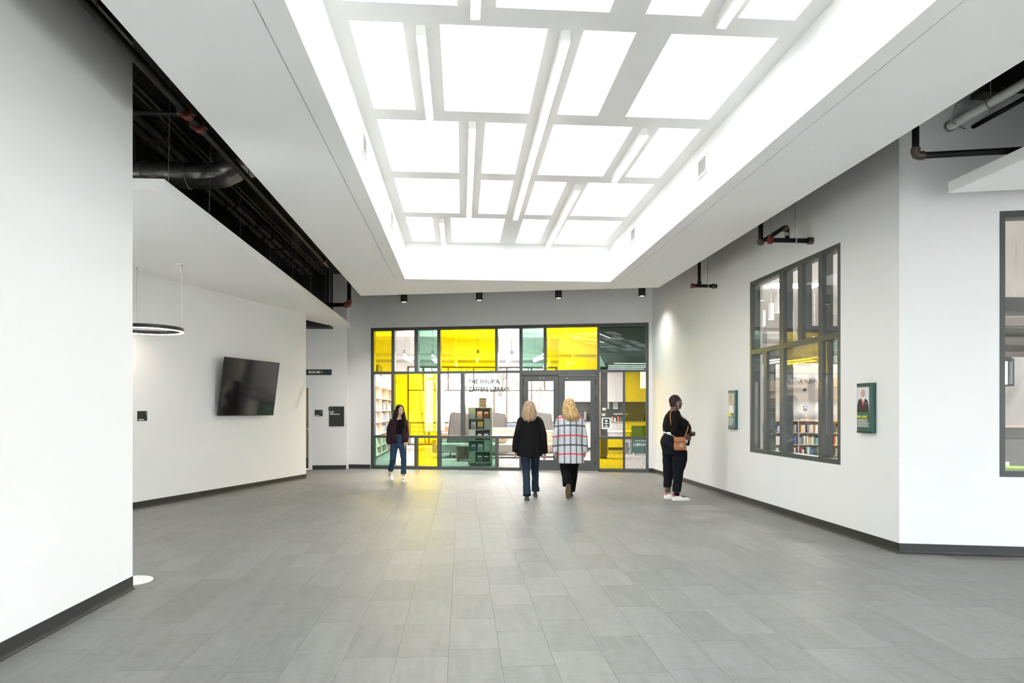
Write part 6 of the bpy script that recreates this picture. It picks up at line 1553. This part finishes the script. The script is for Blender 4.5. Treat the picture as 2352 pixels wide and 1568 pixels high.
# ---------------------------------------------------------------- standing woman in profile with a tan bag
def woman_standing():
    RZ = radians(-92)
    loc = Vector((3.45, 10.90, 0))
    r = thing('person', 'woman with cropped hair in black sweater and navy trousers standing by the right wall', 'person', tuple(loc), RZ)
    hc = (0, .040, 1.572); b = MB(); R = head(b, hc, 0, 1.0, w=.078, l=.098)
    b.tube([(0, .0, 1.38), (0, .018, 1.52)], [.075, .062], 14)
    b.loft([ring(0, 0, .80, .16, .13), ring(0, .02, 1.0, .15, .12), ring(0, .04, 1.18, .17, .14), ring(0, 0, 1.32, .17, .12), ring(0, -.01, 1.42, .08, .07)])
    AR = ((.185, -.02, 1.345), (.235, -.045, 1.10), (.215, .115, 1.035)); AL = ((-.185, -.02, 1.345), (-.23, .02, 1.10), (-.06, .235, 1.055))
    for sh, el, wr in (AR, AL): b.tube([sh, el, wr], [.055, .047, .028], 12)
    hand(b, AR[2], (-.25, .9, -.35), (-.3, .2, 1), -.7); hand(b, AL[2], (.55, .8, .1), (.1, -.1, 1), .5)
    Lg = [((.115, .04, .82), (.125, .050, .47), (.115, .010, .10)), ((-.11, -.01, .82), (-.105, -.045, .47), (-.10, -.075, .10))]
    for h_, k_, a_ in Lg: b.tube([h_, k_, a_], [.085, .060, .042], 14); b.ell((a_[0], a_[1] + .07, .045), (.030, .095, .030))
    mkobj('body', fused(b, .006, 3, 'body'), M['skin_d'], r)
    face(r, hc, R, 1.0, 'hair_crop', 'skin_d')
    h = MB().ell(Vector(hc) + Vector((0, -.024, .034)), (.084, .094, .098), 24, 16).ell(Vector(hc) + Vector((0, -.05, -.02)), (.070, .058, .062), 20, 12)
    o = mkobj('cropped_hair', fused(h, .007, 3, 'hair'), M['hair_crop'], r); wrinkle_obj(o, .006, 90, 4, 1)
    def sil(z, y0, y1, rx, p=2.3, **k): return ring(0, (y0 + y1) / 2, z, rx, (y1 - y0) / 2, p=p, **k)
    g = MB(); g.loft([sil(.74, -.155, .185, .215), sil(.80, -.175, .190, .225), sil(.86, -.20, .192, .228), sil(.92, -.212, .195, .225), sil(.98, -.20, .20, .215), sil(1.05, -.17, .205, .205)])
    g.loft([ring(.112, .060, .80, .108, .128), ring(.115, .062, .66, .108, .122), ring(.12, .046, .54, .096, .105), ring(.12, .037, .47, .088, .083), ring(.12, .030, .38, .085, .076), ring(.118, .026, .28, .078, .070), ring(.115, .013, .140, .072, .064)])
    g.loft([ring(-.112, -.02, .80, .108, .135), ring(-.11, -.035, .66, .105, .118), ring(-.105, -.050, .54, .094, .095), ring(-.105, -.062, .45, .086, .084), ring(-.10, -.068, .38, .083, .078), ring(-.10, -.072, .28, .076, .068), ring(-.10, -.076, .185, .068, .060)])
    o = garment(r, 'trousers', g, 'navy', .011, 4); wrinkle_obj(o, .010, 14, 2, .8)
    w_ = MB().loft([ring(0, .022, .995, .222, .196, sl=-.45), ring(0, .026, 1.05, .216, .192, sl=-.35), ring(0, .03, 1.10, .205, .185)])
    garment(r, 'white_shirt', w_, 'whiteshoe', .010, 3)
    c = MB(); c.loft([sil(1.025, -.165, .238, .222, sl=-.22), sil(1.08, -.160, .252, .222), sil(1.14, -.170, .272, .225), sil(1.20, -.170, .268, .225), sil(1.26, -.163, .235, .215), sil(1.32, -.153, .145, .200), sil(1.375, -.128, .110, .170), sil(1.42, -.095, .095, .105), sil(1.445, -.075, .090, .085)])
    c.loft([ring(-.02, .215, .875, .10, .028), ring(-.02, .222, .98, .13, .04), ring(-.02, .215, 1.08, .15, .05)])
    for (sh, el, wr), fr_ in ((AR, 0), (AL, 0)):
        s_, e_, q_ = Vector(sh), Vector(el), Vector(wr); c.tube([s_, s_.lerp(e_, .5), e_, e_.lerp(q_, .5), q_ - (q_ - e_).normalized() * .02], [.078, .078, .074, .064, .048], 16)
    o = garment(r, 'sweater', c, 'knit', .011, 4); wrinkle_obj(o, .012, 15, 6, .8)
    shoe(r, (.115, -.055, 0), 0, .285, .05, 'whiteshoe', 'whiteshoe', collar_m='pred', thick=.026)
    shoe(r, (-.10, -.125, 0), 0, .285, .05, 'whiteshoe', 'whiteshoe', collar_m='pred', thick=.026)
    MB().tube([(.115, .012, .075), (.115, .014, .125)], [.046, .048], 16).obj('sock', M['knit'], r, smooth=True)
    # glasses and earphone
    H = Vector(hc)
    for q in (-1, 1):
        MB().tube([H + Vector((q * .083, -.012, .012)), H + Vector((q * .083, .05, .014)), H + Vector((q * .072, .09, .012))], .003, 6).obj('glasses_temple', M['whitepl'], r)
        MB().tube([H + Vector((q * .035 + .030 * cos(k), .100 - .012 * abs(cos(k)), .004 + .022 * sin(k))) for k in [2 * pi * i / 16 for i in range(16)]], .0028, 6, closed=True).obj('glasses_rim', M['whitepl'], r)
    MB().ell(H + Vector((.086, .006, -.022)), (.010, .010, .012), 10, 8).obj('earphone', M['whitepl'], r, smooth=True)
    MB().tube([H + Vector((.087, .008, -.03)), H + Vector((.085, .012, -.09)), (.10, .075, 1.42), (.10, .13, 1.33), (.08, .235, 1.25), (.06, .285, 1.16), (.02, .29, 1.09)], .002, 6).obj('earphone_cord', M['whitepl'], r, smooth=True)
    RM = Matrix.Translation(loc) @ Matrix.Rotation(RZ, 4, 'Z')
    # bag worn across the body
    bl = RM @ Vector((.265, .02, .815))
    bag = thing('crossbody_bag', 'tan leather crossbody bag worn by the standing woman', 'bag', tuple(bl), RZ)
    MB().loft([ring(0, .010, .0, .030, .095, p=4), ring(0, .008, .05, .042, .102, p=4), ring(0, .0, .14, .036, .090, p=4), ring(0, -.006, .20, .020, .080, p=4)]).obj('bag_body', M['leather'], bag, smooth=True)
    MB().loft([ring(.004, -.004, .12, .042, .088, p=4), ring(.004, -.004, .19, .032, .086, p=4), ring(0, -.006, .212, .020, .08, p=4)]).obj('flap', M['leather'], bag, smooth=True)
    for k, (y, z, q) in enumerate(((-.03, .10, .022), (.015, .085, .026), (.055, .10, .02))):
        MB().tube([(.046, y + q * cos(a), z + q * .8 * sin(a)) for a in [2 * pi * i / 16 for i in range(16)]], .004, 6, closed=True).obj('tooled_ring', M['whitepl' if k == 1 else 'leather'], bag)
    def B(p): return Vector(p) - Vector((.265, .02, .815))
    MB().tube([B((.262, -.07, 1.00)), B((.250, -.085, 1.10)), B((.225, -.105, 1.22)), B((.185, -.110, 1.32)), B((.12, -.085, 1.42)), B((.03, -.03, 1.465)), B((-.05, .06, 1.44)), B((.03, .16, 1.34)), B((.13, .21, 1.26)), B((.225, .165, 1.16)), B((.265, .10, 1.01))], .009, 8, flat=.35).obj('strap', M['leather'], bag, smooth=True)
    pl = RM @ Vector((-.02, .315, 1.075))
    ph = thing('phone', 'small phone held by the standing woman', 'phone', tuple(pl), rot=(radians(35), 0, RZ))
    MB().box(-.036, .036, -.004, .004, -.02, .115).obj('phone_body', M['alu'], ph, bevel=.003); MB().box(-.033, .033, -.0055, -.004, -.015, .11).obj('phone_screen', M['screen'], ph)
woman_standing()

bpy.data.scenes.remove(TMP)
